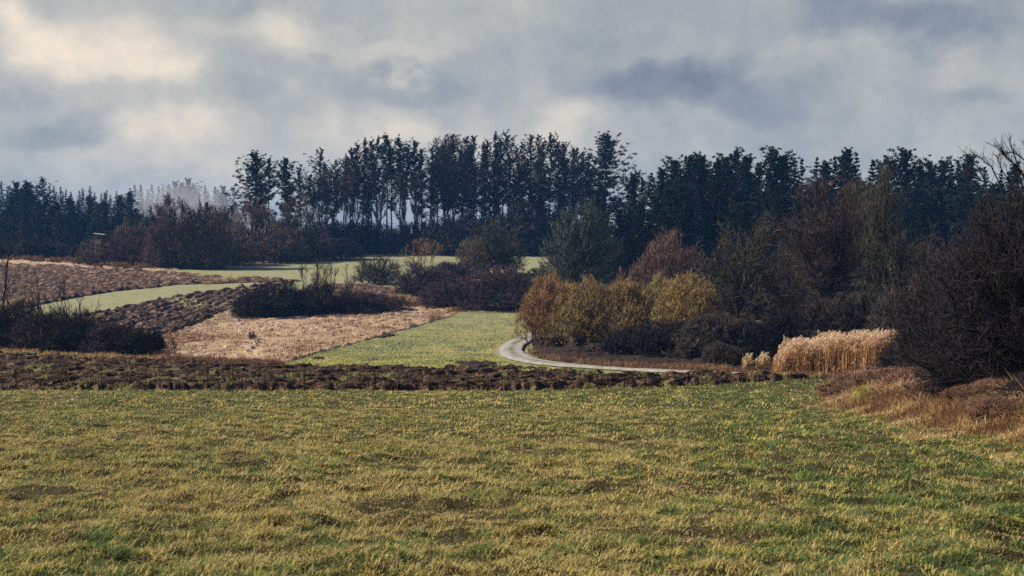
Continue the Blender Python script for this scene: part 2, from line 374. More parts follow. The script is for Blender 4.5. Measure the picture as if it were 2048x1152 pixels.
def clods(scale, amp, seed, an=1.0, rot=0.0, furrow=0.0, fw=1.0):
    c, s = math.cos(rot), math.sin(rot)
    def f(x, d):
        u = x * c + d * s; v = -x * s + d * c
        w = u + .5 * fbm(u / 3, v / 3, seed + 5, 2)
        n = fbm(w * scale * an, v * scale, seed, 4); r = 1 - np.abs(2 * fbm(w * scale * 1.7 * an, v * scale * 1.7, seed + 3, 3) - 1)
        z = amp * (sstep(n, .38, .75) * .9 + .5 * (r - .6))
        if furrow: z = z + furrow * (.5 + .5 * np.sin(2 * pi * v / fw + 1.5 * fbm(u / 4, v / 4, seed + 11, 2)))
        return z
    return f
def green_tint(scale, a, b, seed):
    return lambda x, d: sstep(fbm(x * scale, d * scale * .6, seed, 4), a, b)
PL_UP = [(-500, 697), (0, 710), (200, 720), (400, 728), (600, 736), (800, 740), (1000, 744), (1200, 749), (1330, 752), (1500, 753), (1650, 758)]
PL_LO = [(-500, 783), (0, 783), (512, 784), (1024, 784), (1300, 778), (1500, 767), (1650, 759)]
region('ploughed_field', PL_LO, PL_UP, -420, 1650, 1150, 300, M['soil'], .05, clods(1.3, .38, 21, .6, .5), 'dark brown ploughed strip of rough clods behind the foreground meadow', 'ploughed field', green_tint(.8, .60, .80, 4), jag=7, seed=5)
region('ploughed_field', [(150, 690), (330, 676), (400, 645), (470, 615), (530, 590), (560, 575)], [(150, 640), (200, 629), (340, 597), (500, 573), (560, 566)], 150, 560, 380, 200, M['soil2'], .06, clods(1.1, .34, 41, .4, 1.62, .30, 1.7), 'brown ploughed wedge with furrows running down to the dark thicket', 'ploughed field', green_tint(.15, .6, .8, 14), jag=3, seed=15)
region('ploughed_field', [(-420, 680), (0, 628), (110, 603), (200, 586), (350, 570), (520, 564), (600, 562)], [(-420, 515), (0, 527), (180, 537), (300, 545), (520, 559), (600, 561)], -420, 600, 420, 240, M['soil2'], .06, clods(.8, .42, 61, .5, -.63, .22, 2.6), 'wide pale brown ploughed field in front of the far left wood', 'ploughed field', green_tint(.07, .62, .8, 24), jag=3, seed=25)
region('ploughed_field', [(640, 584), (700, 586), (780, 603), (850, 606)], [(640, 570), (740, 569), (790, 576), (850, 590)], 640, 850, 120, 60, M['soil2'], .06, clods(.8, .3, 81, .6), 'small brown bare patch between the thicket mound and the purple bushes', 'ploughed field', jag=3, seed=35)
TAN_LO = [(300, 712), (330, 716), (450, 724), (560, 728), (640, 703), (700, 688), (800, 661), (860, 645), (915, 627)]
TAN_UP = [(300, 690), (325, 674), (400, 646), (470, 615), (540, 600), (650, 605), (760, 605), (900, 612), (915, 624)]
def tussock(x, d): return .19 * sstep(fbm(x * .9, d * .9, 77, 4), .52, .72) + .06 * fbm(x * 3, d * 3, 79, 2)
region('dry_meadow', TAN_LO, TAN_UP, 300, 915, 420, 240, M['straw_ground'], .06, tussock, 'tan meadow of flattened dry grass between ploughed soil and green lawn', 'dry meadow', jag=4, seed=45)
region('dry_meadow', [(-420, 512), (0, 528), (180, 536), (300, 541), (360, 541)], [(-420, 500), (0, 513), (150, 519), (260, 528), (360, 538)], -420, 360, 160, 30, M['straw_ground'], .06, tussock, 'narrow tan grass verge along the far left wood', 'dry meadow', jag=3, seed=46)
region('dry_meadow', [(470, 527), (640, 521), (700, 513), (730, 508), (830, 507), (960, 510)], [(470, 522), (640, 516), (700, 507), (730, 501), (830, 500), (960, 503)], 470, 960, 120, 20, M['straw_ground'], .05, tussock, 'thin tan grass edge under the central pine row', 'dry meadow', jag=2, seed=47)
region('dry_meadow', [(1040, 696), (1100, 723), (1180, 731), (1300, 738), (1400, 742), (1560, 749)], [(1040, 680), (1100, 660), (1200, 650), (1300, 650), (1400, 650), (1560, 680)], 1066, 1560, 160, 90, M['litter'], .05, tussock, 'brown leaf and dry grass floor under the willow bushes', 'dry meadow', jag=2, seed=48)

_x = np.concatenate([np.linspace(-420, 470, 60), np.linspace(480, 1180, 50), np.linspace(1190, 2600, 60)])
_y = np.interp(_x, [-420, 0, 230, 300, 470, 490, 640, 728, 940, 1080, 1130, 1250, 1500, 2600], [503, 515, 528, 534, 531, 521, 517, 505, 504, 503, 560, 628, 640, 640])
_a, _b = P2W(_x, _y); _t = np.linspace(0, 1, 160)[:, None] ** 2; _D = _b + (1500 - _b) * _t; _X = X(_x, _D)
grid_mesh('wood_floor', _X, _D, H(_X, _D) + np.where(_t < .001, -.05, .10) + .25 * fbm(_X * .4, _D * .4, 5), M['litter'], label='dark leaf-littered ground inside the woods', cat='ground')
# path ----------------------------------------------------------------------
cpx = np.array([(1180, 640), (1120, 655), (1074, 669), (1048, 680), (1028, 690), (1021, 700), (1026, 710), (1044, 719), (1085, 727), (1140, 732.5), (1200, 736.5), (1290, 742), (1370, 745.5), (1480, 750)], float)
wx, wd = P2W(cpx[:, 0], cpx[:, 1]); tt = np.arange(len(wx)); ti = np.linspace(0, len(wx) - 1, 160)
def smooth_interp(t, v):
    y = np.interp(ti, t, v); k = np.hanning(17); k /= k.sum(); return np.convolve(np.pad(y, 8, mode='reflect', reflect_type='odd'), k, 'valid')
qx = smooth_interp(tt, wx); qd = smooth_interp(tt, wd)
tx = np.gradient(qx); td = np.gradient(qd); ln = np.hypot(tx, td); nx_, nd_ = -td / ln, tx / ln
uu = np.linspace(-1, 1, 25)
wob = (1 + .35 * (fbm(ti * 1.3, ti * 0, 3) - .5)) * (1 - .22 * sstep(ti, 7.5, 10))
XP = qx[:, None] + nx_[:, None] * uu * (1.02 * wob)[:, None]; DP = qd[:, None] + nd_[:, None] * uu * (1.02 * wob)[:, None]
mid = np.exp(-(np.broadcast_to(uu, XP.shape) / .30) ** 2) * (.45 + .55 * sstep(fbm(XP * .5, DP * .5, 9), .3, .6)) + sstep(np.abs(np.broadcast_to(uu, XP.shape)), .8, 1.0) * .7
grid_mesh('path', XP, DP, H(XP, DP) + .15 - .05 * np.abs(uu) ** 6 - .09 * (np.abs(uu) > .99), M['path'], np.clip(mid, 0, 1) * .95, 'pale gravel farm track bending around the golden willow bushes', 'path')

# ------------------------------------------------------------------ plants: generators
def lumpy(U, rng, n=7, k=2.6):
    K = rng.normal(size=(n, 3)) * k; ph = rng.uniform(0, 6.28, n)
    return (np.sin(U @ K.T + ph).sum(1)) / n ** .5
def bezier_limbs(P0, P1, P2, n=7):
    t = np.linspace(0, 1, n)[None, :, None]
    return P0[:, None] * (1 - t) ** 2 + 2 * P1[:, None] * t * (1 - t) + P2[:, None] * t ** 2
def bare(seed, Hh, R, lo=0.1, trunk_r=0.0, trunk_top=0.55, stems=8, limbs=60, br=500, tw=5000, tl=0.8, tw_w=0.03, up=0.35, lump=.15, Ry=None, fill=.35, leaf=0, leaf_s=.08, spread=.55, clip_lo=None, tints=(0.1, .5, .75)):
    """leafless tree or bush: returns (wood MB, crown MB). Height Hh, half-width R, crown from lo*Hh up"""
    rng = np.random.default_rng(seed); Ry = Ry or R * .85
    wood = MB(); crown = MB()
    cz = Hh * (1 + lo) / 2; az = Hh * (1 - lo) / 2
    U = rdir(rng, limbs); 
    if lo < .15: U[:, 2] = np.where(U[:, 2] < -.5, -U[:, 2], U[:, 2])
    rad = (fill + (.97 - fill) * rng.random(limbs) ** .45) * (1 + lump * lumpy(U, rng))
    if lo < .13:
        U[:, 2] = rng.uniform(0, 1, limbs) ** .8; a_ = rng.uniform(0, 6.28, limbs); q_ = (1 - U[:, 2] ** 2.1) ** .5
        U[:, 0] = np.cos(a_) * q_; U[:, 1] = np.sin(a_) * q_; az = Hh * .97; cz = 0.0
    T = U * rad[:, None] * [R, Ry, az] + [0, 0, cz]; T[:, 2] = np.clip(T[:, 2], .03 * Hh, Hh * 1.02); cz = Hh * (1 + lo) / 2
    if trunk_r > 0:
        nt = 9; zt = np.linspace(0, trunk_top * Hh, nt); wob = np.cumsum(rng.normal(0, .012 * Hh, (nt, 2)), 0); wob -= wob[0]
        TP = np.column_stack([wob, zt]); TP[0, 2] = -.4
        tube(wood, TP, np.linspace(trunk_r, trunk_r * .42, nt), .35, 7)
        f = np.clip(rng.uniform(.25, 1, limbs) * np.clip(T[:, 2] / (trunk_top * Hh), .3, 1), .12, 1)
        P0 = np.column_stack([np.interp(f, np.linspace(0, 1, nt), TP[:, i]) for i in range(3)])
        R0 = np.full(limbs, trunk_r * .34) * rng.uniform(.6, 1.1, limbs) * (limbs / 30) ** -.3
    else:
        a = rng.uniform(0, 6.28, limbs); r = spread * np.sqrt(rng.random(limbs))
        P0 = np.column_stack([np.cos(a) * r * R, np.sin(a) * r * Ry, np.full(limbs, -.1)]) + T * [.25, .25, 0]
        R0 = rng.uniform(.5, 1.2, limbs) * Hh * .007
    L_ = np.linalg.norm(T - P0, axis=1)
    if trunk_r <= 0: prisms(wood, np.tile([[0, 0, -.25]], (limbs, 1)), P0, R0, R0, tints[0], 3)
    P1 = P0 + (T - P0) * .45 + np.column_stack([rng.normal(0, .08, limbs), rng.normal(0, .08, limbs), np.full(limbs, up) + rng.normal(0, .08, limbs)]) * L_[:, None]
    n = 7; B = bezier_limbs(P0, P1, T, n)
    B[:, 1:] += rng.normal(0, .018, (limbs, n - 1, 3)) * L_[:, None, None]
    rr = R0[:, None] * np.linspace(1, .22, n)[None]
    for i in range(n - 1): prisms(wood, B[:, i], B[:, i + 1], rr[:, i], rr[:, i + 1], tints[0] + .25 * rng.random(limbs), 4)
    # branches
    li = rng.integers(0, limbs, br); tp = rng.uniform(.12 if lo < .13 else .28, 1, br) * (n - 1); i0 = np.minimum(tp.astype(int), n - 2); fr = (tp - i0)[:, None]
    Q0 = B[li, i0] * (1 - fr) + B[li, i0 + 1] * fr; tang = nrm(B[li, i0 + 1] - B[li, i0])
    outw = nrm((Q0 - [0, 0, cz * .6]) / [R, Ry, az])
    D = nrm(tang * .7 + outw * .45 + rdir(rng, br) * .75 + [0, 0, up * .9])
    bl = tl * rng.uniform(1.2, 2.8, br); Q1 = Q0 + D * bl[:, None] * .5
    D2 = nrm(D + rdir(rng, br) * .35 + [0, 0, up * .5]); Q2 = Q1 + D2 * bl[:, None] * .5
    Q2[:, 2] = np.minimum(Q2[:, 2], Hh * 1.04)
    def fit(P, k0, k1):
        c_ = np.array([0, 0, 0 if lo < .13 else cz]); ax_ = np.array([R, Ry, Hh if lo < .13 else az * 1.02]); E = (P - c_) / ax_; q = np.linalg.norm(E, axis=1)
        lim = 1 + .12 * lump / .15 * lumpy(nrm(E), np.random.default_rng(seed + 1)); lim = np.maximum(lim, .6) * rng.uniform(k0, k1, len(P)) * 1.05
        return np.where((q > lim)[:, None], c_ + (P - c_) * (lim / q)[:, None], P)
    Q2 = fit(Q2, .84, .99); Q1 = fit(Q1, .8, .97); br_w = tw_w * .75
    prisms(crown, Q0, Q1, br_w, br_w * .75, tints[1] - .15 + .2 * rng.random(br), 3); prisms(crown, Q1, Q2, br_w * .75, br_w * .4, tints[1] - .1 + .2 * rng.random(br), 3)
    # twigs
    bi = rng.integers(0, br, tw); s = rng.random(tw)[:, None]
    S0 = np.where(s < .5, Q0[bi] + (Q1[bi] - Q0[bi]) * s * 2, Q1[bi] + (Q2[bi] - Q1[bi]) * (s * 2 - 1))
    DT = nrm(D2[bi] * .65 + rdir(rng, tw) * .8 + [0, 0, up * .8]); S1 = S0 + DT * (tl * rng.uniform(.35, 1.1, tw))[:, None]
    S1 = fit(S1, .93, 1.06)
    S1[:, 2] = np.maximum(S1[:, 2], .01 * Hh)
    ribbons(crown, S0, S1, tw_w * rng.uniform(.6, 1.2, tw), np.clip(tints[2] + rng.normal(0, .16, tw), 0, 1), rng)
    if leaf:
        k = rng.integers(0, tw, leaf); c = S0[k] + (S1[k] - S0[k]) * rng.uniform(.4, 1.05, leaf)[:, None]
        ribbons(crown, c, c + nrm(rdir(rng, leaf) + [0, 0, .5]) * leaf_s, leaf_s * .75, np.clip(.8 + rng.normal(0, .2, leaf), 0, 1), rng)
    return wood, crown
def bare_thing(name, seed, loc, Hh, R, mats, label, cat, group=None, parts=('trunk', 'crown'), rz=0, **kw):
    w, c = bare(seed, Hh, R, **kw)
    e = empty(name, loc, label, cat, group, rz)
    w.build(parts[0], M[mats[0]], e); c.build(parts[1], M[mats[1]], e)
    return e

def needles_pad(mb, Cn, r, n, rng, w, flat=.55, t0=.45):
    """clumps of needle sprays round centres Cn"""
    m = len(Cn); k = m * n; c = np.repeat(Cn, n, 0); rr = np.repeat(np.broadcast_to(r, (m,)), n)
    d = rdir(rng, k) * [1, 1, flat]; d[:, 2] += .12
    p0 = c + d * rr[:, None] * rng.uniform(0, .55, k)[:, None]; p1 = p0 + nrm(d + rdir(rng, k) * .5 + [0, 0, .35]) * rr[:, None] * rng.uniform(.35, .75, k)[:, None]
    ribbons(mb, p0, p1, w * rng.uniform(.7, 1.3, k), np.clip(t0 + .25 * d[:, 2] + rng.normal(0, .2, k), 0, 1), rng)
def pine(seed, Hh=26., bare_f=.5, R=3.0, nb=46, pad=.85, npad=3, nn=26, w=.17, lean=0., broad=0, mats=('bark_pine', 'needle_pine'), top=1.0):
    rng = np.random.default_rng(seed); wood = MB(); crown = MB(); nt = 12
    z = np.linspace(0, Hh, nt); wob = np.cumsum(rng.normal(0, .006 * Hh, (nt, 2)), 0); wob -= wob[0]; wob[:, 0] += lean * (z / Hh) ** 2 * Hh
    TP = np.column_stack([wob, z]); TP[0, 2] = -.5
    tube(wood, TP, np.linspace(.0085 * Hh, .0015 * Hh, nt), np.repeat(np.linspace(.15, .95, nt), 6).tolist() + [.9], 6)
    t = bare_f + (1 - bare_f) * (np.arange(nb) + rng.random(nb)) / nb; s = (t - bare_f) / (1 - bare_f)
    az = rng.uniform(0, 6.28, nb); K = rng.uniform(0, 6.28, 3)
    shape = np.minimum(1, .55 + 1.1 * s) * (1 - s ** 2.2 * .82) ** 1.0 * rng.uniform(.3, 1.3, nb) * (1 + .36 * np.sin(az * 2 + K[0]) + .22 * np.sin(az + 9 * s + K[1]))
    if broad: shape = (1 - s ** 2.6 * .97) ** .6 * rng.uniform(.35, 1.15, nb) * (1 + .4 * np.cos(az) * (1 - s))
    Ln = R * np.maximum(shape, .12)
    P0 = np.column_stack([np.interp(t * Hh, z, TP[:, i]) for i in range(3)]); P0[:, 2] = t * Hh
    el = .12 + .75 * s + rng.normal(0, .15, nb)
    D = np.column_stack([np.cos(az) * np.cos(el), np.sin(az) * np.cos(el), np.sin(el)])
    P1 = P0 + D * Ln[:, None] * .6; P2 = P1 + nrm(D + [0, 0, .45] + rdir(rng, nb) * .2) * Ln[:, None] * .5
    prisms(wood, P0, P1, .0042 * Hh, .003 * Hh, .5, 3); prisms(wood, P1, P2, .003 * Hh, .0014 * Hh, .5, 3)
    Cn = []
    for q in np.linspace(.28, 1, npad):
        base = np.where(q < .6, 0, 1)
        c = P0 + (P1 - P0) * q / .6 if q < .6 else P1 + (P2 - P1) * (q - .6) / .4
        Cn.append(c + rdir(rng, nb) * .2 * Ln[:, None] * [1, 1, .4])
    Cn = np.vstack(Cn + [np.array([[TP[-1, 0], TP[-1, 1], Hh - .35], [TP[-1, 0], TP[-1, 1], Hh - 1.1]])])
    ss = np.concatenate([np.tile(s, npad), [1.15, 1.0]]); needles_pad(crown, Cn, pad * rng.uniform(.65, 1.25, len(Cn)) * (1.1 - .62 * np.clip(ss, 0, 1.15) ** 2), nn, rng, w)
    # dead stubs on the bare stem
    ns = 16; ts = rng.uniform(bare_f * .45, bare_f, ns); a = rng.uniform(0, 6.28, ns)
    Q = np.column_stack([np.interp(ts * Hh, z, TP[:, i]) for i in range(3)]); Q[:, 2] = ts * Hh
    ribbons(wood, Q, Q + np.column_stack([np.cos(a), np.sin(a), rng.uniform(-.3, .4, ns)]) * rng.uniform(.5, 1.9, ns)[:, None], .1, .1, rng)
    return wood, crown, mats
def spruce(seed, Hh=20., R=2.8, nw=30, per=8, w=.22, mats=('bark_dark', 'needle_spruce'), base=.06):
    rng = np.random.default_rng(seed); wood = MB(); crown = MB()
    tube(wood, np.array([[0, 0, -.5], [0, 0, Hh * .5], [.05, 0, Hh]]), [.011 * Hh, .006 * Hh, .001 * Hh], .3, 6)
    s = (np.arange(nw) + .5) / nw; t = np.repeat(base + (1 - base) * s, per) + rng.uniform(-.01, .01, nw * per); n = nw * per
    az = rng.uniform(0, 6.28, n); Ln = R * ((1 - (t - base) / (1 - base)) ** .85) * rng.uniform(.6, 1.12, n) + .12
    el = -.28 + .75 * t ** 2 + rng.normal(0, .09, n)
    D = np.column_stack([np.cos(az) * np.cos(el), np.sin(az) * np.cos(el), np.sin(el)]); P0 = np.column_stack([np.zeros(n), np.zeros(n), np.clip(t, 0, .995) * Hh]); P2 = P0 + D * Ln[:, None]; P2[:, 2] += .10 * Ln
    k = 9
    for q in np.linspace(.12, 1, k):
        c = P0 + (P2 - P0) * q
        for sgn in (-1, 1):
            side = np.column_stack([-np.sin(az), np.cos(az), np.full(n, -.25)]) * sgn
            d = nrm(D * .8 + side * .8 + rdir(rng, n) * .4)
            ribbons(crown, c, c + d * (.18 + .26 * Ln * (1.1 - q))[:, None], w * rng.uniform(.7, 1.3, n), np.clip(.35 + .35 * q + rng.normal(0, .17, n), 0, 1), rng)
    ribbons(crown, np.array([[0, 0, Hh * .96]] * 6), np.array([[0, 0, Hh * 1.01]] * 6) + rdir(rng, 6) * .12, .14, .5, rng)
    return wood, crown, mats
PROTO = {}
def proto(key, name, cat, gen, Hh):
    w, c, mats = gen
    PROTO[key] = [gen, name, cat, Hh, None]
def put(key, px, d, top, label, group, dx=0.0, wide=1.0, rz=None, rng=np.random.default_rng(99)):
    """stand a tree of kind KEY at the ground point seen at column px, depth d, its tip as high as row top"""
    gen, name, cat, Hh, src = PROTO[key]
    hh = max(topH(px, d, top), 3.0); s = hh / Hh; loc = ground(px, d); rz = rng.uniform(0, 6.28) if rz is None else rz
    if src is None:
        e = empty(name, loc, label, cat, group, rz); e.scale = (s * wide, s * wide, s)
        gen[0].build('trunk', M[gen[2][0]], e); gen[1].build('crown', M[gen[2][1]], e); PROTO[key][4] = e; return e
    return copy_thing(src, loc, rz, (s * wide, s), label, group)
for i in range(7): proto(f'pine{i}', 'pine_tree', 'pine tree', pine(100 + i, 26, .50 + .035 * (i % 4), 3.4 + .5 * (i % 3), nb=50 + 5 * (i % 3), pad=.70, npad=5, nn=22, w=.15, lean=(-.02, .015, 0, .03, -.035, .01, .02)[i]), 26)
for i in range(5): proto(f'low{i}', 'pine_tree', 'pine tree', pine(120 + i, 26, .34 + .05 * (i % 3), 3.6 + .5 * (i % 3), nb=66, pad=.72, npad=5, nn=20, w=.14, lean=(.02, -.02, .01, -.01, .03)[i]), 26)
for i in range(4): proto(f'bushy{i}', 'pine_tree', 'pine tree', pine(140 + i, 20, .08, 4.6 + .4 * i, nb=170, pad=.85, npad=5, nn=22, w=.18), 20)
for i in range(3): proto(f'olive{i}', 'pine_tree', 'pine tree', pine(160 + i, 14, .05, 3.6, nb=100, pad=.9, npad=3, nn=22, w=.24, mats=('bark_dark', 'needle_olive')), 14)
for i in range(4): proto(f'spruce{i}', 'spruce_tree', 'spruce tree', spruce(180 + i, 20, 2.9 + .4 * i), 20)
proto('wide0', 'pine_tree', 'pine tree', pine(201, 24, .34, 6.4, nb=105, pad=.8, npad=6, broad=1, nn=30), 24)
proto('wide1', 'pine_tree', 'pine tree', pine(205, 24, .40, 5.0, nb=80, pad=.8, npad=6, broad=1, nn=30), 24)
for i in range(3): proto(f'thin{i}', 'birch_tree', 'birch tree', bare(220 + i, 22, 2.6, lo=.35, trunk_r=.14, trunk_top=.9, limbs=34, br=240, tw=2600, tl=1.0, tw_w=.075, up=.5, fill=.2) + (('bark_dark', 'tw_brown'),), 22)
for i in range(4): proto(f'thicket{i}', 'thicket_shrub', 'shrub', bare(240 + i, 8, 4.6, lo=.0, limbs=60, br=500, tw=5200, tl=1.1, tw_w=.10, up=.35) + (('bark_dark', 'tw_dark' if i % 2 else 'tw_purple'),), 8)

ORD = ['first', 'second', 'third', 'fourth', 'fifth', 'sixth', 'seventh', 'eighth', 'ninth', 'tenth', 'eleventh', 'twelfth', 'thirteenth', 'fourteenth', 'fifteenth', 'sixteenth', 'seventeenth', 'eighteenth', 'nineteenth', 'twentieth']
TENS = {20: 'twenty', 30: 'thirty', 40: 'forty', 50: 'fifty', 60: 'sixty'}
def ordinal(i):
    if i < 20: return ORD[i]
    n = i + 1; t = n // 10 * 10; r = n % 10
    return {20: 'twentieth', 30: 'thirtieth', 40: 'fortieth', 50: 'fiftieth', 60: 'sixtieth'}[t] if r == 0 else f'{TENS[t]}-{ORD[r - 1]}'
R_ = np.random.default_rng(7)

# ---- left clump of broad pines before the central row
LG = 'pines standing apart left of the central row'
put('wide0', 512, 338, 312, 'broad dense pine, leftmost and widest of the group left of the tall row', LG, rz=2.4)
put('pine2', 537, 343, 320, 'slim pine leaning on the broad one at the left end', LG)
put('wide1', 580, 340, 322, 'rounded pine standing alone with sky on both sides', LG, rz=1.0)
put('pine4', 601, 350, 338, 'thin small pine between the rounded pine and the tall row', LG)
# ---- central row
tops = [(640, 300), (622, 350), (655, 330), (672, 322), (690, 315), (703, 300), (716, 292), (728, 282), (742, 285), (757, 278), (770, 272), (783, 290), (803, 280), (814, 300), (829, 285), (845, 300), (860, 296), (877, 300),
        (892, 290), (909, 272), (924, 300), (938, 276), (950, 275), (964, 290), (976, 285), (989, 270), (1003, 284), (1015, 268), (1030, 296), (1043, 290), (1058, 273), (1075, 274), (1088, 290), (1100, 273), (1113, 281), (1127, 291), (1142, 300), (1156, 299), (1168, 306), (1182, 312)]
CG = 'tall pines in the central row on the skyline'
for i, (px, ty) in enumerate(tops):
    k = f'pine{(i * 3 + i // 7) % 7}' if px < 850 and i % 4 != 3 else f'low{(i * 2 + i // 5) % 5}'
    put(k, px, 352 + R_.uniform(-9, 9), ty, f'tall dark pine, {ordinal(i)} from the left along the central skyline row', CG)
put('wide0', 1213, 344, 276, 'lone broad pine with reaching right-hand boughs at the end of the row', CG, rz=0.4)
# second rank, lower and behind
n2 = 11
for i in range(n2):
    px = 860 + (1190 - 860) * (i + R_.uniform(.2, .8)) / n2; base = np.interp(px, [640, 770, 1100, 1190], [345, 315, 312, 330])
    if px < 780: base = max(base, 330)
    put(f'low{R_.integers(0, 5)}' if px > 880 else f'pine{R_.integers(0, 7)}', px, 368 + R_.uniform(0, 12), base + R_.uniform(0, 26), f'shorter pine, {ordinal(i)} from the left in the second rank behind the central row', 'pines of the second rank behind the central row')
BG = 'leafless trees mixed into the central pine row'
for i, (px, ty) in enumerate([(628, 352), (648, 338), (668, 322), (690, 318), (712, 330), (735, 345), (762, 350), (800, 340), (835, 330)]):
    put(f'thin{i % 3}', px, 345 + R_.uniform(-4, 4), ty, f'leafless reddish tree, {ordinal(i)} from the left inside the central pine row', BG)
for i, (px, ty) in enumerate([(884, 268), (905, 262), (924, 268)]):
    put(f'thin{i % 3}', px, 352, ty, f'{("left","middle","right")[i]} one of three bare fan-topped trees rising above the pine tops', BG, wide=1.25)
# understorey beneath the row
UG = 'dark undergrowth bushes beneath the central pines'
ux = np.linspace(640, 1130, 21)
for i, px in enumerate(np.arange(-5, 235, 13)):
    put(f'thicket{i % 4}', px, 326 + R_.uniform(-3, 5), R_.uniform(468, 492), f'dark undergrowth bush, {ordinal(i)} from the left along the foot of the far left wood', 'undergrowth at the foot of the far left wood')
for i, px in enumerate(ux):
    put(f'thicket{i % 4}', px, 343 + R_.uniform(-3, 5), np.interp(px, [640, 800, 930, 1130], [438, 438, 412, 405]) + R_.uniform(-14, 12), f'dark undergrowth bush, {ordinal(i)} from the left beneath the central pines', UG)
# ---- right skyline
RG = 'conifers on the right skyline'
rt = [(1262, 352, 'bushy0'), (1284, 356, 'pine3'), (1303, 346, 'spruce1'), (1328, 345, 'bushy1'), (1350, 328, 'bushy2'), (1376, 320, 'bushy3'), (1392, 322, 'pine1'), (1410, 318, 'bushy0'), (1432, 330, 'bushy1'), (1452, 322, 'bushy2'), (1474, 310, 'bushy0'),
      (1500, 322, 'bushy1'), (1516, 326, 'spruce0'), (1548, 306, 'bushy3'), (1566, 318, 'bushy2'), (1590, 322, 'spruce2'), (1604, 318, 'spruce1'), (1634, 315, 'spruce0'), (1655, 332, 'bushy1'), (1670, 314, 'spruce2'), (1684, 309, 'bushy0'), (1700, 300, 'spruce1'), (1713, 306, 'spruce0'),
      (1745, 320, 'spruce3'), (1758, 327, 'spruce0'), (1776, 326, 'bushy2'), (1800, 330, 'spruce1'), (1816, 308, 'bushy3'), (1838, 340, 'bushy1'), (1862, 330, 'bushy0'), (1888, 328, 'bushy2'), (1902, 323, 'spruce0'), (1916, 322, 'spruce1'), (1944, 320, 'bushy3'), (1970, 334, 'spruce2'), (2003, 340, 'spruce0'), (2030, 336, 'bushy1'), (2065, 330, 'spruce2'), (2100, 325, 'bushy2')]
for i, (px, ty, k) in enumerate(rt):
    sp = 'spruce' if 'spruce' in k else 'bushy pine'
    put(k, px, 262 + R_.uniform(-8, 8), ty, f'dark {sp}, {ordinal(i)} conifer rightwards from the lone broad pine on the skyline', RG)
for i in range(40):
    px = 1175 + (2130 - 1175) * (i + R_.uniform(.2, .8)) / 40
    put(['bushy1', 'bushy2', 'olive1', 'spruce2', 'bushy0'][R_.integers(0, 5)], px, 240 + R_.uniform(-8, 6), R_.uniform(372, 405) if px > 1290 else R_.uniform(385, 430), f'{ordinal(i)} lower conifer from the left in the dark rank before the right skyline', 'lower conifers in front of the right skyline', wide=1.2)
# ---- far left wood
FG = 'conifers on the far left skyline'
ft = np.arange(-6, 476, 11.5)
for i, px in enumerate(ft):
    ty = np.interp(px, [-200, 0, 50, 90, 130, 160, 200, 245, 262, 330, 400, 440, 480], [362, 368, 372, 364, 364, 375, 377, 388, 370, 366, 370, 378, 385]) + R_.uniform(-9, 16)
    k = ['spruce0', 'bushy1', 'spruce2', 'spruce3', 'spruce1', 'low2'][R_.integers(0, 6)]
    dd = R_.uniform(425, 450) if px < 235 else R_.uniform(455, 475)
    put(k, px + R_.uniform(-4, 4), dd, ty, f'small dark conifer, {ordinal(i)} from the left on the far left skyline', FG, wide=R_.uniform(1.0, 1.5))
FG2 = 'conifers inside the far left wood'
for r, (d0, y0, y1, ks, cnt) in enumerate([(405, 380, 406, ['spruce0', 'bushy2', 'spruce3', 'olive0', 'spruce1'], 30), (378, 398, 434, ['olive0', 'olive1', 'spruce1', 'olive2', 'spruce2'], 28), (352, 424, 452, ['olive0', 'spruce2', 'olive2', 'spruce0'], 24)]):
    for i in range(cnt):
        px = -6 + 476 * (i + R_.uniform(.1, .9)) / cnt
        if px > 262: y0, y1 = (408, 424, 440)[r], (426, 440, 455)[r]
        if r == 2 and px > 300: continue
        put(ks[R_.integers(0, len(ks))], px, d0 + R_.uniform(-9, 9), R_.uniform(y0, y1), f'{ordinal(i)} conifer from the left in the {("rear", "middle", "front")[r]} rank of the far left wood', ['rear rank of the far left wood', 'middle rank of the far left wood', 'front rank of the far left wood'][r], wide=1.25)

# ------------------------------------------------------------------ single bushes and trees
def px_thing(name, seed, px, base, top, halfw, mats, label, cat, group=None, d=None, parts=('stems', 'twigs'), **kw):
    """a plant whose foot is seen at (px, base), tip at row top, half-width halfw px; real size from its distance"""
    if d is None: d = float(P2W(px, base)[1])
    loc = ground(px, d); hh = topH(px, d, top); r = 1.17 * halfw / F * d
    return bare_thing(name, seed, loc, hh, r, mats, label, cat, group, parts=parts, **kw)
T_ = ('trunk', 'crown')
# left middle treeline
px_thing('shrub', 300, 188, 531, 480, 34, ('bark_dark', 'tw_hedge'), 'low red-brown shrub beneath the wooden hunting stand', 'shrub', limbs=50, br=400, tw=5000, tl=.9, tw_w=.07)
px_thing('shrub', 301, 258, 531, 432, 54, ('bark_dark', 'tw_hedge'), 'domed red-brown bush right of the hunting stand', 'shrub', limbs=80, br=800, tw=12000, tl=1.1, tw_w=.07, up=.4)
px_thing('shrub', 302, 345, 536, 386, 60, ('bark_dark', 'tw_hedge'), 'tall dark bush with thin upright tops under the drifting mist', 'shrub', limbs=100, br=1100, tw=15000, tl=1.3, tw_w=.07, up=.6)
px_thing('shrub', 303, 415, 537, 392, 58, ('bark_dark', 'tw_hedge'), 'tall dark bush behind the pale slender tree', 'shrub', limbs=100, br=1100, tw=14000, tl=1.3, tw_w=.07, up=.5)
px_thing('bare_tree', 304, 461, 536, 410, 34, ('bark_pale', 'bark_pale'), 'slender pale-barked leafless tree standing in front of dark bushes', 'tree', parts=T_, lo=.5, trunk_r=.11, trunk_top=.72, limbs=22, br=70, tw=420, tl=1.2, tw_w=.07, up=.5, fill=.5)
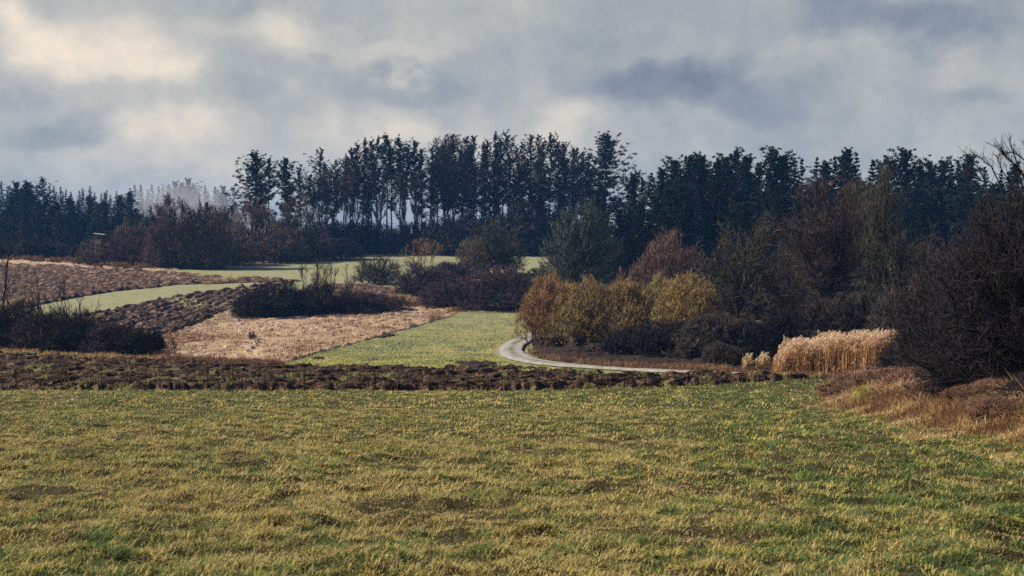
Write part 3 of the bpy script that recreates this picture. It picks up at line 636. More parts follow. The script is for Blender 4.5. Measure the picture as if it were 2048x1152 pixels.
px_thing('shrub', 305, 515, 520, 378, 62, ('bark_dark', 'tw_hedge'), 'broad grey-brown bush beneath the broad left pine', 'shrub', d=318, limbs=100, br=1100, tw=14000, tl=1.3, tw_w=.08, up=.45)
px_thing('shrub', 306, 592, 518, 386, 58, ('bark_dark', 'tw_hedge'), 'grey-brown bush beneath the rounded pine', 'shrub', d=322, limbs=100, br=1100, tw=14000, tl=1.3, tw_w=.08, up=.45)
px_thing('shrub', 307, 460, 534, 450, 60, ('bark_dark', 'tw_hedge'), 'dark low bush at the foot of the pale slender tree', 'shrub', d=302, limbs=70, br=800, tw=10000, tl=1.0, tw_w=.08)
px_thing('shrub', 308, 555, 524, 448, 70, ('bark_dark', 'tw_hedge'), 'dark rounded bush at the left end of the upper green field', 'shrub', d=312, limbs=70, br=900, tw=12000, tl=1.0, tw_w=.09)
px_thing('shrub', 309, 625, 519, 462, 62, ('bark_dark', 'tw_purple'), 'purple-brown bush at the middle of the upper field edge', 'shrub', d=318, limbs=70, br=800, tw=10000, tl=1.0, tw_w=.09)
px_thing('shrub', 310, 685, 514, 474, 46, ('bark_dark', 'tw_purple'), 'low purple-brown bush where the upper field widens', 'shrub', d=322, limbs=60, br=600, tw=8000, tl=.9, tw_w=.09)
# upper middle
px_thing('bare_tree', 311, 988, 552, 432, 66, ('bark_dark', 'tw_olive'), 'rounded olive-brown leafless tree in front of the central pines', 'tree', parts=T_, d=268, lo=.06, trunk_r=.3, trunk_top=.4, limbs=90, br=1000, tw=14000, tl=1.2, tw_w=.06, up=.45)
px_thing('shrub', 312, 946, 545, 470, 34, ('bark_dark', 'tw_red'), 'small pinkish shrub on the left flank of the rounded olive tree', 'shrub', d=262, limbs=50, br=400, tw=5000, tl=1.0, tw_w=.05, up=.6)
px_thing('bare_tree', 313, 1163, 605, 402, 84, ('bark_dark', 'tw_grey'), 'tall grey-green domed leafless tree above the golden willows', 'tree', parts=T_, d=205, lo=.04, trunk_r=.35, trunk_top=.4, limbs=120, br=1500, tw=20000, tl=1.3, tw_w=.05, up=.75, leaf=5000, leaf_s=.14)
px_thing('sapling', 314, 845, 537, 477, 42, ('tw_gold', 'tw_gold'), 'thin golden-tipped saplings on the upper field edge', 'sapling', limbs=26, br=120, tw=1300, tl=.8, tw_w=.035, up=.6, lo=.2, spread=.5)
px_thing('shrub', 315, 757, 567, 510, 52, ('bark_dark', 'tw_olive'), 'dark olive rounded bush left of the purple bushes', 'shrub', limbs=80, br=800, tw=9000, tl=.8, tw_w=.045)
px_thing('shrub', 316, 850, 592, 524, 80, ('bark_dark', 'tw_purple'), 'wide low purple bush behind the larger purple mound', 'shrub', d=222, limbs=120, br=1300, tw=17000, tl=.9, tw_w=.05)
px_thing('shrub', 317, 900, 572, 522, 48, ('bark_dark', 'tw_purple'), 'grey-purple bush below the golden-tipped saplings', 'shrub', d=240, limbs=80, br=900, tw=11000, tl=.9, tw_w=.05)
px_thing('shrub', 318, 905, 612, 562, 74, ('bark_dark', 'tw_purple'), 'left lobe of the large dark purple mound above the lawn', 'shrub', d=200, limbs=110, br=1200, tw=16000, tl=.8, tw_w=.05)
px_thing('shrub', 319, 1000, 614, 528, 96, ('bark_dark', 'tw_purple'), 'large dark purple mound left of the golden willow', 'shrub', d=196, limbs=140, br=1800, tw=24000, tl=.9, tw_w=.05)
px_thing('shrub', 320, 1085, 596, 540, 50, ('bark_dark', 'tw_dark'), 'dark bush behind the golden willow crown', 'shrub', d=215, limbs=60, br=600, tw=8000, tl=.9, tw_w=.05)
# mound in the middle left
px_thing('shrub', 321, 560, 622, 558, 88, ('bark_dark', 'tw_dark'), 'big dark thicket mound above the tan meadow, its left lobe', 'shrub', d=183, limbs=140, br=1900, tw=26000, tl=.7, tw_w=.045, up=.3)
px_thing('shrub', 322, 640, 615, 568, 80, ('bark_dark', 'tw_purple'), 'dark thicket mound above the tan meadow, its middle lobe', 'shrub', d=187, limbs=110, br=1500, tw=20000, tl=.7, tw_w=.045, up=.3)
px_thing('shrub', 323, 520, 632, 588, 58, ('bark_dark', 'tw_dark'), 'low dark thicket skirt touching the ploughed wedge', 'shrub', d=178, limbs=90, br=1100, tw=14000, tl=.6, tw_w=.045, up=.3)
px_thing('shrub', 324, 725, 609, 578, 76, ('bark_dark', 'tw_purple'), 'low dark thicket tail running right from the mound', 'shrub', d=190, limbs=90, br=1100, tw=14000, tl=.6, tw_w=.045, up=.3)
px_thing('shrub', 338, 775, 606, 586, 50, ('bark_dark', 'tw_brown'), 'lowest brown end of the thicket tail', 'shrub', d=194, limbs=60, br=500, tw=6500, tl=.5, tw_w=.045, up=.3)
SG = 'saplings growing out of the dark thicket mound'
px_thing('sapling', 325, 624, 600, 517, 24, ('tw_olive', 'tw_olive'), 'left slender sapling rising from the dark thicket mound', 'sapling', SG, d=186, limbs=12, br=90, tw=800, tl=.8, tw_w=.035, up=.5, lo=.3)
px_thing('sapling', 326, 650, 600, 512, 26, ('tw_olive', 'tw_olive'), 'taller middle sapling rising from the dark thicket mound', 'sapling', SG, d=185, limbs=14, br=110, tw=900, tl=.8, tw_w=.035, up=.5, lo=.3)
px_thing('sapling', 327, 695, 600, 524, 20, ('tw_olive', 'tw_olive'), 'single thin sapling right of the other two on the mound', 'sapling', SG, d=188, limbs=9, br=60, tw=500, tl=.7, tw_w=.03, up=.5, lo=.3)
# left thicket before the ploughed wedge
TG = 'bushes of the dark left thicket'
for i, (px, base, top, hw, mt) in enumerate([(-70, 697, 585, 90, 'tw_dark'), (20, 700, 612, 80, 'tw_dark'), (90, 703, 622, 70, 'tw_brown'), (160, 706, 628, 70, 'tw_dark'), (225, 709, 640, 60, 'tw_purple'), (278, 711, 660, 48, 'tw_dark'), (45, 690, 590, 60, 'tw_brown'), (130, 694, 612, 60, 'tw_dark')]):
    px_thing('shrub', 340 + i, px, base, top, hw, ('bark_dark', mt), ['dark bush cut by the left picture edge', 'dark bush at the foot of the leftmost bare tree', 'brownish bush, third in the front of the left thicket', 'dark bush in the middle of the left thicket front', 'purplish bush sloping down to the right in the left thicket', 'last small dark bush at the right tip of the left thicket', 'taller brown bush behind the front of the left thicket', 'dark bush behind the thicket front below the fan of bare stems'][i], 'shrub', TG, limbs=110, br=1500, tw=17000, tl=.5, tw_w=.032, up=.35)
px_thing('bare_tree', 350, 10, 700, 425, 60, ('bark_dark', 'tw_dark'), 'thin tall leafless tree at the left picture edge', 'tree', parts=T_, lo=.15, trunk_r=.09, trunk_top=.92, limbs=26, br=120, tw=1100, tl=.55, tw_w=.022, up=.4, fill=.5)
px_thing('bare_tree', 352, 78, 700, 530, 30, ('bark_dark', 'tw_dark'), 'very thin leafless tree in the left thicket near the picture edge', 'tree', parts=T_, lo=.25, trunk_r=.05, trunk_top=.92, limbs=14, br=50, tw=400, tl=.45, tw_w=.02, up=.4, fill=.5)
px_thing('sapling', 351, 150, 700, 545, 52, ('bark_dark', 'tw_dark'), 'fan of bare upright stems rising from the left thicket', 'sapling', limbs=26, br=150, tw=1000, tl=.5, tw_w=.02, up=.3, lo=.25, fill=.75, spread=.12)
px_thing('sapling', 353, 348, 712, 672, 16, ('bark_dark', 'tw_brown'), 'little leafless sapling at the edge of the tan meadow', 'sapling', parts=T_, lo=.3, trunk_r=.04, trunk_top=.6, limbs=12, br=40, tw=220, tl=.25, tw_w=.02, up=.3)
px_thing('weed_stalks', 354, 505, 681, 655, 7, ('bark_dark', 'tw_brown'), 'small dark upright weed standing in the tan meadow', 'weed', limbs=14, br=60, tw=500, tl=.3, tw_w=.03, up=.5)

# ---- willows round the bend
WG = 'golden willow bushes round the track bend'
W = [(1098, 682, 545, 62, 'tw_gold', 'rounded golden-brown willow bush right beside the track bend'),
     (1176, 692, 556, 80, 'tw_yellow', 'yellow-green budding willow bush, second along the track'),
     (1256, 690, 552, 70, 'tw_yellow', 'upright olive-yellow willow bush in the middle of the row'),
     (1318, 690, 558, 52, 'tw_yellow', 'small bright yellow willow behind its browner neighbours'),
     (1388, 708, 542, 76, 'tw_gold', 'broad brown-gold willow bush at the right end of the row')]
for i, (px, base, top, hw, mt, lb) in enumerate(W):
    px_thing('willow_bush', 360 + i, px, base, top, hw, ('tw_brown', mt), lb, 'willow bush', WG, d=[131, 128, 127, 133, 122][i], limbs=130, br=2000, tw=30000, tl=.75, tw_w=.026, up=.75, lump=.12, leaf=12000, leaf_s=.07, spread=.35)
px_thing('shrub', 370, 1335, 660, 462, 92, ('tw_red', 'tw_red'), 'tall reddish shrub with upright twigs above the willows', 'shrub', d=165, limbs=110, br=1500, tw=17000, tl=1.2, tw_w=.035, up=.8, spread=.5)
px_thing('shrub', 371, 1262, 650, 520, 62, ('bark_dark', 'tw_red'), 'smaller reddish-brown shrub behind the middle willow', 'shrub', d=160, limbs=70, br=900, tw=10000, tl=1.0, tw_w=.035, up=.6)
DG_ = 'dark low shrubs under the willows and bare trees'
for i, (px, d, top, hw, mt) in enumerate([(1205, 120, 688, 50, 'tw_brown'), (1272, 116, 662, 66, 'tw_dark'), (1345, 112, 642, 80, 'tw_dark'), (1425, 108, 622, 80, 'tw_brown'), (1500, 107, 635, 62, 'tw_dark'), (1575, 109, 600, 66, 'tw_dark'), (1650, 108, 590, 66, 'tw_brown'), (1725, 107, 585, 62, 'tw_dark'), (1800, 104, 570, 66, 'tw_brown'), (1450, 100, 690, 40, 'tw_brown')]):
    px_thing('shrub', 380 + i, px, None, top, hw, ('bark_dark', mt), ['low brown shrub over the grassy track verge', 'dark shrub below the middle willow', 'dark shrub below the small yellow willow', 'brown shrub left of the small reed clumps', 'dark shrub behind the two small reed clumps', 'dark shrub at the left end behind the long reed bed', 'brownish shrub behind the middle of the reed bed', 'dark shrub behind the tallest reeds', 'brown shrub behind the right end of the reeds', 'small low brown bush between ploughed strip and dark shrubs'][i], 'shrub', DG_, d=d, limbs=100, br=1300, tw=15000, tl=.7, tw_w=.035, up=.35)
# ---- bare trees behind the reeds
AG = 'tall leafless trees behind the reeds'
px_thing('bare_tree', 400, 1490, 700, 392, 100, ('bark_dark', 'tw_olive'), 'wide olive-brown leafless tree with spreading limbs left of the reeds', 'tree', AG, parts=T_, d=132, lo=.12, trunk_r=.24, trunk_top=.45, limbs=90, br=1300, tw=19000, tl=.95, tw_w=.03, up=.3)
px_thing('bare_tree', 401, 1658, 700, 338, 92, ('bark_dark', 'tw_brown'), 'tall leafless tree with forked dark trunk behind the reed bed', 'tree', AG, parts=T_, d=122, lo=.15, trunk_r=.30, trunk_top=.55, limbs=90, br=1200, tw=16000, tl=.95, tw_w=.028, up=.4)
px_thing('bare_tree', 402, 1770, 700, 348, 72, ('bark_dark', 'tw_olive'), 'tall leafless tree with upright golden-green twigs', 'tree', AG, parts=T_, d=128, lo=.12, trunk_r=.26, trunk_top=.6, limbs=80, br=1100, tw=14000, tl=1.0, tw_w=.03, up=.8)
px_thing('bare_tree', 403, 1585, 700, 425, 66, ('bark_dark', 'tw_brown'), 'lower brown leafless tree between the two taller ones', 'tree', AG, parts=T_, d=138, lo=.1, trunk_r=.2, trunk_top=.45, limbs=70, br=900, tw=12000, tl=.9, tw_w=.03, up=.4)
px_thing('bare_tree', 404, 1870, 700, 440, 80, ('bark_dark', 'tw_brown'), 'purplish leafless tree behind the big hawthorn thicket', 'tree', AG, parts=T_, d=118, lo=.06, trunk_r=.2, trunk_top=.4, limbs=90, br=1200, tw=15000, tl=.9, tw_w=.03, up=.35)
px_thing('bare_tree', 405, 1725, 700, 345, 50, ('bark_dark', 'tw_olive'), 'slim leafless tree among the tallest bare crowns', 'tree', AG, parts=T_, d=134, lo=.3, trunk_r=.16, trunk_top=.8, limbs=50, br=600, tw=7000, tl=.9, tw_w=.03, up=.7)
px_thing('bare_tree', 406, 1960, 700, 430, 90, ('bark_dark', 'tw_dark'), 'dark leafless tree almost hidden behind the hawthorn thicket', 'tree', AG, parts=T_, d=110, lo=.06, trunk_r=.2, trunk_top=.4, limbs=90, br=1000, tw=13000, tl=.9, tw_w=.035, up=.35)
# ---- big near hawthorns on the right
HG = 'dark hawthorn bushes of the near right thicket'
px_thing('hawthorn_bush', 410, 2075, 870, 345, 215, ('bark_dark', 'tw_near'), 'nearest big dark hawthorn bush cut by the right picture edge', 'hawthorn bush', HG, d=33, limbs=190, br=5600, tw=95000, tl=.42, tw_w=.011, up=.15, lump=.16, leaf=5000, leaf_s=.03)
px_thing('hawthorn_bush', 411, 1950, 810, 450, 130, ('bark_dark', 'tw_near'), 'dark hawthorn bush, middle one of the near right thicket', 'hawthorn bush', HG, d=46, limbs=160, br=4200, tw=62000, tl=.5, tw_w=.015, up=.15, lump=.16)
px_thing('hawthorn_bush', 412, 1895, 790, 540, 120, ('bark_dark', 'tw_near'), 'lower dark hawthorn bush reaching towards the reed bed', 'hawthorn bush', HG, d=58, limbs=150, br=3600, tw=52000, tl=.5, tw_w=.018, up=.1, lump=.16)
px_thing('hawthorn_bush', 413, 2120, 960, 735, 150, ('bark_dark', 'tw_near'), 'low dark thorn scrub in front of the nearest hawthorn', 'hawthorn bush', HG, d=27, limbs=60, br=900, tw=9000, tl=.3, tw_w=.008, up=.15)
# arching long shoots above the near hawthorn
def arch(mb, pts, r, rng, twn=26, tl=.28):
    P = np.array(pts, float); t = np.linspace(0, len(P) - 1, 22); Q = np.column_stack([np.interp(t, np.arange(len(P)), P[:, i]) for i in range(3)])
    for _ in range(3): Q[1:-1] = (Q[:-2] + Q[1:-1] * 2 + Q[2:]) / 4
    Q[1:-1] += rng.normal(0, .012, Q[1:-1].shape); tube(mb, Q, np.linspace(r, r * .22, len(Q)), .2, 5)
    i = rng.integers(4, 21, twn); d = nrm(nrm(Q[np.minimum(i + 1, 21)] - Q[i - 1]) * .7 + rdir(rng, twn) * .6 + [0, 0, .35]); e = Q[i] + d * (tl * rng.uniform(.4, 1.6, twn))[:, None]
    prisms(mb, Q[i], e, .006, .003, .2, 3); k = rng.integers(0, twn, twn * 3); s = Q[i][k] + (e[k] - Q[i][k]) * rng.random((twn * 3, 1))
    ribbons(mb, s, s + nrm(rdir(rng, twn * 3) + [0, 0, .3]) * .09, .01, .3, rng)
def wp(px, py, d): return [X(px, d), d, CZ + (YH - py) / F * d]
mb = MB(); rg = np.random.default_rng(5)
for pts in ([(2110, 640, 33), (2090, 420, 33), (2040, 335, 32.6), (1995, 300, 32.4), (1986, 287, 32.3), (1979, 276, 32.2)][:4] + [(2022, 318, 32.4), (1988, 286, 32.2)],
            [(2110, 640, 33), (2070, 430, 33), (2048, 345, 32.8), (2015, 318, 32.6), (1988, 290, 32.4)],
            [(2100, 640, 33), (2060, 440, 33), (2035, 330, 33), (2024, 295, 33), (2019, 276, 33)],
            [(2080, 650, 33), (2020, 450, 33), (1995, 350, 33.3), (1965, 318, 33.5), (1943, 311, 33.6)],
            [(2080, 650, 33), (1990, 450, 33), (1968, 355, 33.3), (1945, 322, 33.5), (1931, 312, 33.6)],
            [(2110, 640, 33), (2080, 400, 33), (2060, 330, 32.6), (2030, 305, 32.4), (1996, 302, 32.2)],
            [(2140, 640, 33), (2120, 400, 33), (2070, 300, 32.6), (2045, 290, 32.4)],
            [(2080, 650, 33), (2050, 450, 33), (2020, 370, 33), (2000, 330, 33), (1992, 310, 33)]):
    arch(mb, [wp(*p) for p in pts], .03, rg)
hb = [o for o in C.objects if o.get('label', '').startswith('nearest big dark hawthorn')][0]
sh = mb.build('long_shoots', M['bark_dark'], hb); sh.location = -hb.location

# ------------------------------------------------------------------ reeds
def reed_bed(seed, segs, n, label, dd=2.2, group=None):
    """segs: px list with top rows; depth about 88 m"""
    rng = np.random.default_rng(seed); st = MB(); pl = MB()
    a = np.array(segs, float); px = rng.uniform(a[0, 0], a[-1, 0], n); d0 = np.interp(px, a[:, 0], a[:, 2]); d = d0 + rng.uniform(0, dd, n)
    x = X(px, d0) + rng.normal(0, .05, n); z0 = H(x, d); hh = (YH - np.interp(px, a[:, 0], a[:, 1])) / F * d0 + CZ - H(X(px, d0), d0)
    hh = hh * rng.uniform(.68, 1.07, n) * (.7 + .3 * sstep(px, a[0, 0], a[0, 0] + 22)) * (.88 + .24 * fbm(x * 2.2, x * 0, seed + 40, 2)); c = np.array([x.mean(), d.mean(), H(x.mean(), d.mean())])
    B = np.column_stack([x, d, z0]) - c; ln = rng.normal(.04, .11, (n, 2)); ln2 = np.column_stack([ln, np.ones(n)])
    Mi = B + ln2 * (hh * .5)[:, None]; Tp = B + ln2 * (hh * .97)[:, None] + np.column_stack([rng.normal(.08, .08, n), rng.normal(0, .08, n), np.zeros(n)])
    strips(st, B, Mi, Tp, .028, np.clip(.5 + rng.normal(0, .22, n), 0, 1), rng)
    m = n * 2; k = rng.integers(0, n, m); f = rng.uniform(.15, .8, m)[:, None]; p = B[k] + (Tp[k] - B[k]) * f; q = p + nrm(rdir(rng, m) * [1, 1, .4] + [.3, 0, .7]) * rng.uniform(.2, .5, m)[:, None]
    strips(st, p, q, q + [.12, 0, -.12] + rng.normal(0, .05, (m, 3)), .03, np.clip(.5 + rng.normal(0, .25, m), 0, 1), rng)
    m = int(n * .55) * 9; k = np.repeat(np.arange(int(n * .55)), 9); p = Tp[k] + np.column_stack([np.zeros(m), np.zeros(m), -rng.uniform(0, .22, m)]); dr = np.column_stack([rng.normal(.13, .05, m), rng.normal(0, .05, m), rng.uniform(-.02, .17, m)])
    ribbons(pl, p, p + dr, .035, np.clip(.5 + rng.normal(0, .25, m), 0, 1), rng)
    e = empty('reed_bed', c, label, 'reeds', group); st.build('stalks', M['reed_stalk'], e); pl.build('plumes', M['reed_plume'], e)
RB = 'pale reeds at the wood edge'
reed_bed(1, [(1556, 705, 88), (1568, 690, 88), (1600, 680, 87.5), (1640, 675, 87), (1700, 668, 86), (1750, 663, 85), (1775, 664, 85), (1815, 672, 84)], 3400, 'long pale golden reed bed below the bare trees', group=RB)
reed_bed(2, [(1485, 703, 90), (1493, 694, 90), (1499, 700, 90)], 60, 'left small clump of pale reeds beside the ploughed strip', .5, RB)
reed_bed(3, [(1514, 702, 90), (1521, 694, 90), (1529, 701, 90)], 60, 'right small clump of pale reeds near the long bed', .5, RB)

# ------------------------------------------------------------------ grasses
def blades(mb, x, d, h, w, rng, tint, lean=.5, flat=1.0, z=None, org=(0, 0, 0)):
    n = len(x); z = H(x, d) if z is None else z; B = np.column_stack([x, d, z]) - org
    a = rng.uniform(0, 6.28, n); l = np.abs(rng.normal(lean, .3, n)) * h
    o = np.column_stack([np.cos(a) * l, np.sin(a) * l, np.zeros(n)])
    Mi = B + o * .35 + np.column_stack([np.zeros(n), np.zeros(n), h * .62]); Tp = B + o + np.column_stack([np.zeros(n), np.zeros(n), h * rng.uniform(.55, 1.0, n)])
    S = nrm(np.column_stack([-np.sin(a + rng.normal(0, .8, n)), np.cos(a), np.zeros(n)]))
    strips(mb, B, Mi, Tp, w, tint, rng, S)
def strip_grass(name, pts, n, h, mat, label, cat, seed, depth=2.0, w=.03, lean=.4, clump=1.0, d_of=None):
    """ragged strip of tall dry grass along a traced line"""
    rng = np.random.default_rng(seed); a = np.array(pts, float); nc = max(8, int(n / 45)); cx = rng.uniform(a[0, 0], a[-1, 0], nc); cy = np.interp(cx, a[:, 0], a[:, 1])
    wx_, wd_ = P2W(cx, cy); wd_ = wd_ + rng.uniform(-.5, .5, nc) * depth; hs = rng.uniform(.45, 1.25, nc); tn = rng.uniform(.2, .8, nc)
    k = rng.integers(0, nc, n); r = rng.normal(0, .28 * clump, (n, 2)); x = wx_[k] + r[:, 0]; d = wd_[k] + r[:, 1]
    mb = MB(); blades(mb, x, d, h * hs[k] * rng.uniform(.6, 1.2, n), w, rng, np.clip(tn[k] + rng.normal(0, .18, n), 0, 1), lean)
    return tag(mb.build(name, M[mat]), label, cat, None, 'stuff')
strip_grass('dry_grass', [(-60, 700), (40, 706), (150, 713), (250, 719), (330, 721)], 4200, .45, 'dry', 'straw and rust grass fringe at the foot of the left thicket', 'grass', 1, 3, .03)
strip_grass('dry_grass', [(-300, 508), (0, 518), (120, 524), (220, 534), (300, 539)], 9000, 1.3, 'rust', 'rust-brown grass fringe along the far left wood', 'grass', 2, 8, .09)
strip_grass('dry_grass', [(310, 716), (400, 722), (500, 727), (560, 729)], 5000, .45, 'rust', 'reddish weeds along the lower edge of the tan meadow', 'grass', 3, 2, .025)
strip_grass('dry_grass', [(470, 634), (560, 634), (640, 628), (720, 616), (800, 612), (880, 612), (930, 622)], 11000, .8, 'rust', 'rusty grass fringe beneath the dark thicket mound', 'grass', 4, 6, .045)
strip_grass('dry_grass', [(770, 597), (800, 600), (830, 604)], 2500, .9, 'dry', 'pale straw tuft between mound tail and purple bushes', 'grass', 5, 3, .04)
strip_grass('dry_grass', [(880, 618), (960, 620), (1040, 616)], 3000, .4, 'rust', 'low rusty fringe along the foot of the purple mound', 'grass', 6, 2, .04)
strip_grass('dry_grass', [(480, 525), (640, 519), (730, 506), (930, 506)], 5000, .6, 'dry', 'thin straw fringe below the central woodland', 'grass', 7, 4, .07)
strip_grass('dry_grass', [(1062, 700), (1080, 718), (1140, 726), (1200, 732), (1300, 739), (1450, 742)], 9000, .5, 'rust', 'rust-brown grass and fallen leaves between track and willows', 'grass', 8, 5, .03)
strip_grass('dry_grass', [(1430, 744), (1500, 749), (1600, 753), (1780, 757)], 7000, .42, 'rust', 'rusty grass at the foot of the reeds', 'grass', 9, 2.5, .022)
# tan meadow tufts
rng = np.random.default_rng(31); n = 42000; px = rng.uniform(310, 912, n); lo_, up_ = curve(TAN_LO)(px), curve(TAN_UP)(px); py = lo_ + (up_ - lo_) * rng.random(n); x, d = P2W(px, py)
x = x + rng.normal(0, .4, n); d = d + rng.normal(0, .4, n); q = fbm(x * .5, d * .5, 91, 3); z = H(x, d) + .06 + tussock(x, d) - .05
mb = MB(); blades(mb, x, d, .10 + .5 * sstep(q, .48, .66) * rng.random(n), .035, rng, np.clip(.82 - 1.0 * sstep(q, .50, .64) + rng.normal(0, .15, n), 0, 1), 1.0, z=z)
tag(mb.build('dry_grass', M['dry']), 'flattened straw grass and tussocks covering the tan meadow', 'grass', None, 'stuff')
# foreground meadow grass
rng = np.random.default_rng(32); mb = MB()
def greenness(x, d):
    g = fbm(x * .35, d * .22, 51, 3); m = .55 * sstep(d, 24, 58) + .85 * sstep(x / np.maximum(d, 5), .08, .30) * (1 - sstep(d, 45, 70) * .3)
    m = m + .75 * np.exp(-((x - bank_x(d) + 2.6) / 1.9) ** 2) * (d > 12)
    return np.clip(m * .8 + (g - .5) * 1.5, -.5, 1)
def meadow_band(d0, d1, n, hh, ww, pow_=1.0):
    d = np.sqrt(d0 ** 2 + (d1 ** 2 - d0 ** 2) * rng.random(n)); x = d * rng.uniform(-.47, .47, n)
    nc = n // 15; k = rng.integers(0, nc, n); x = x[k] + rng.normal(0, .035 + .0025 * d0, n); d = d[k] + rng.normal(0, .035 + .0025 * d0, n)   # grow in tufts
    ct = rng.random(nc)[k]; hole = fbm(x * 2.6, d * 2.0, 131, 3) > .655 + .05 * rng.random(n); keep = ~(hole & (rng.random(n) < .8) & (d < 45)) & (d < (np.interp(x / d * F + 1024, pxs, df) - .1)); x, d, ct = x[keep], d[keep], ct[keep]; n = len(x)
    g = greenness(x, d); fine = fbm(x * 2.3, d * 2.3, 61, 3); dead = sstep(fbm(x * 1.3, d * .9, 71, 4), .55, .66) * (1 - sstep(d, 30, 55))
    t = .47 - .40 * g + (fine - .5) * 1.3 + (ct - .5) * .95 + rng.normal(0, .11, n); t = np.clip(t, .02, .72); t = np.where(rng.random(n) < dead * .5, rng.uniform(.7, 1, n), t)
    hs = hh * (.55 + .9 * fbm(x * 1.7, d * 1.7, 81, 3)) * rng.uniform(.5, 1.3, n) * (.45 + 1.1 * np.abs(2 * ct - 1)) * (1 - .55 * dead)
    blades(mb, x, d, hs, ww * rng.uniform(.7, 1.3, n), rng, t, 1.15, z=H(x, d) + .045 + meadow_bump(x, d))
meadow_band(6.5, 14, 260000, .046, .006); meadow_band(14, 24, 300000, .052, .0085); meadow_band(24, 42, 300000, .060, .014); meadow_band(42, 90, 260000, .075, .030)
n = 420; d = np.exp(rng.uniform(math.log(8), math.log(60), n)); x = d * rng.uniform(-.42, .2, n); blades(mb, x, d, rng.uniform(.10, .26, n), .006 + .0003 * d, rng, .95, .6)
tag(mb.build('grass', M['grass']), 'short matted yellow-green winter grass of the foreground meadow', 'grass', None, 'stuff')
# valley lawn and strips: short turf so that the fields do not look flat
mb = MB(); n = 90000; px = rng.uniform(540, 1240, n); py = rng.uniform(612, 742, n)
ok = (py > np.interp(px, [560, 640, 700, 800, 860, 915, 1060, 1300], [728, 703, 688, 661, 645, 627, 613, 650]) + 1) & (py < curve(PL_UP)(px) - 1); px, py = px[ok], py[ok]; x, d = P2W(px, py)
ok = np.min(np.hypot(x[:, None] - qx[None, ::3], d[:, None] - qd[None, ::3]), 1) > 1.5; x, d = x[ok], d[ok]
fine = fbm(x * .5, d * .3, 62, 4); blades(mb, x, d, .10 * rng.uniform(.5, 1.3, len(x)), .05, rng, np.clip(.30 + (fine - .5) * .9 + rng.normal(0, .12, len(x)), .05, .7), .9, z=H(x, d) - .05)
tag(mb.build('grass', M['grass']), 'short green turf of the valley lawn left of the track', 'grass', None, 'stuff')
# green tufts in the ploughed strip
mb = MB(); n = 26000; pf = clods(1.3, .38, 21, .6, .5); px = rng.uniform(-100, 1640, n); py = curve(PL_UP)(px) + (curve(PL_LO)(px) - curve(PL_UP)(px)) * rng.random(n); x, d = P2W(px, py); ok = green_tint(.8, .56, .74, 4)(x, d) > rng.random(n); x, d = x[ok], d[ok]
blades(mb, x, d, .13 * rng.uniform(.5, 1.3, len(x)), .03, rng, np.clip(.45 + rng.normal(0, .25, len(x)), 0, 1), 1.0, z=H(x, d) + pf(x, d))
tag(mb.build('grass', M['grass']), 'weedy green tufts between the clods of the ploughed strip', 'grass', None, 'stuff')

# dead roots and straw turned up by the plough
mb = MB(); n = 11000; px = rng.uniform(-200, 1630, n); u = rng.random(n); py = curve(PL_UP)(px) + (curve(PL_LO)(px) - curve(PL_UP)(px)) * u; x, d = P2W(px, py); q = fbm(x * 1.2, d * 1.2, 301, 3); ok = q > .44; x, d, q = x[ok], d[ok], q[ok]
blades(mb, x, d, .09 * rng.uniform(.4, 1.4, len(x)), .035, rng, np.clip(.30 + rng.normal(0, .3, len(x)), 0, 1), 1.6, z=H(x, d) + pf(x, d) + .02)
tag(mb.build('dry_grass', M['rust']), 'dead roots and straw lying on the clods of the ploughed strip', 'grass', None, 'stuff')
# ---- right bank: dry grass, brambles
rng = np.random.default_rng(33); mb = MB(); n = 165000
d = np.exp(rng.uniform(math.log(5), math.log(82), n)); off = np.abs(rng.normal(0, 1, n)) ** 1.1 * (.6 + .05 * d) - .35 * fbm(d * .6, d * 0, 17) * 2; x = bank_x(d) + off
cl = fbm(x * 1.1, d * .9, 12, 3); hb_ = (.10 + .42 * sstep(off, .0, 2.0)) * (.5 + cl)
blades(mb, x, d, hb_ * rng.uniform(.5, 1.2, n), .0085 + .00025 * d, rng, np.clip(.34 + (fbm(x * .8, d * .8, 13, 3) - .5) * 1.9 + rng.normal(0, .15, n), 0, 1), .8)
tag(mb.build('dry_grass', M['dry']), 'tangled dry grass on the bank below the hawthorns', 'grass', None, 'stuff')
BRG = 'brown bramble tangles on the right bank'
for i, (px, d, top, hw) in enumerate([(1712, 52, 752, 62), (1775, 47, 742, 66), (1838, 42, 745, 72), (1905, 36, 752, 84), (1985, 31, 765, 90), (1760, 62, 738, 60), (2040, 26, 800, 90)]):
    px_thing('bramble_bush', 430 + i, px, None, top, hw, ('tw_bramble', 'tw_bramble'), ['low bramble tangle above the mossy mound at the bank tip', 'bramble tangle right of the mossy mound', 'bramble tangle in the middle of the right bank', 'bramble tangle in front of the middle hawthorn', 'bramble tangle at the foot of the nearest hawthorn', 'bramble tangle farthest back, just before the reeds', 'bramble tangle nearest the camera at the right edge'][i], 'bramble', BRG, d=d, limbs=110, br=1500, tw=19000, tl=.28, tw_w=.0007 * d ** .7 * 1.4, up=.3, lump=.3)
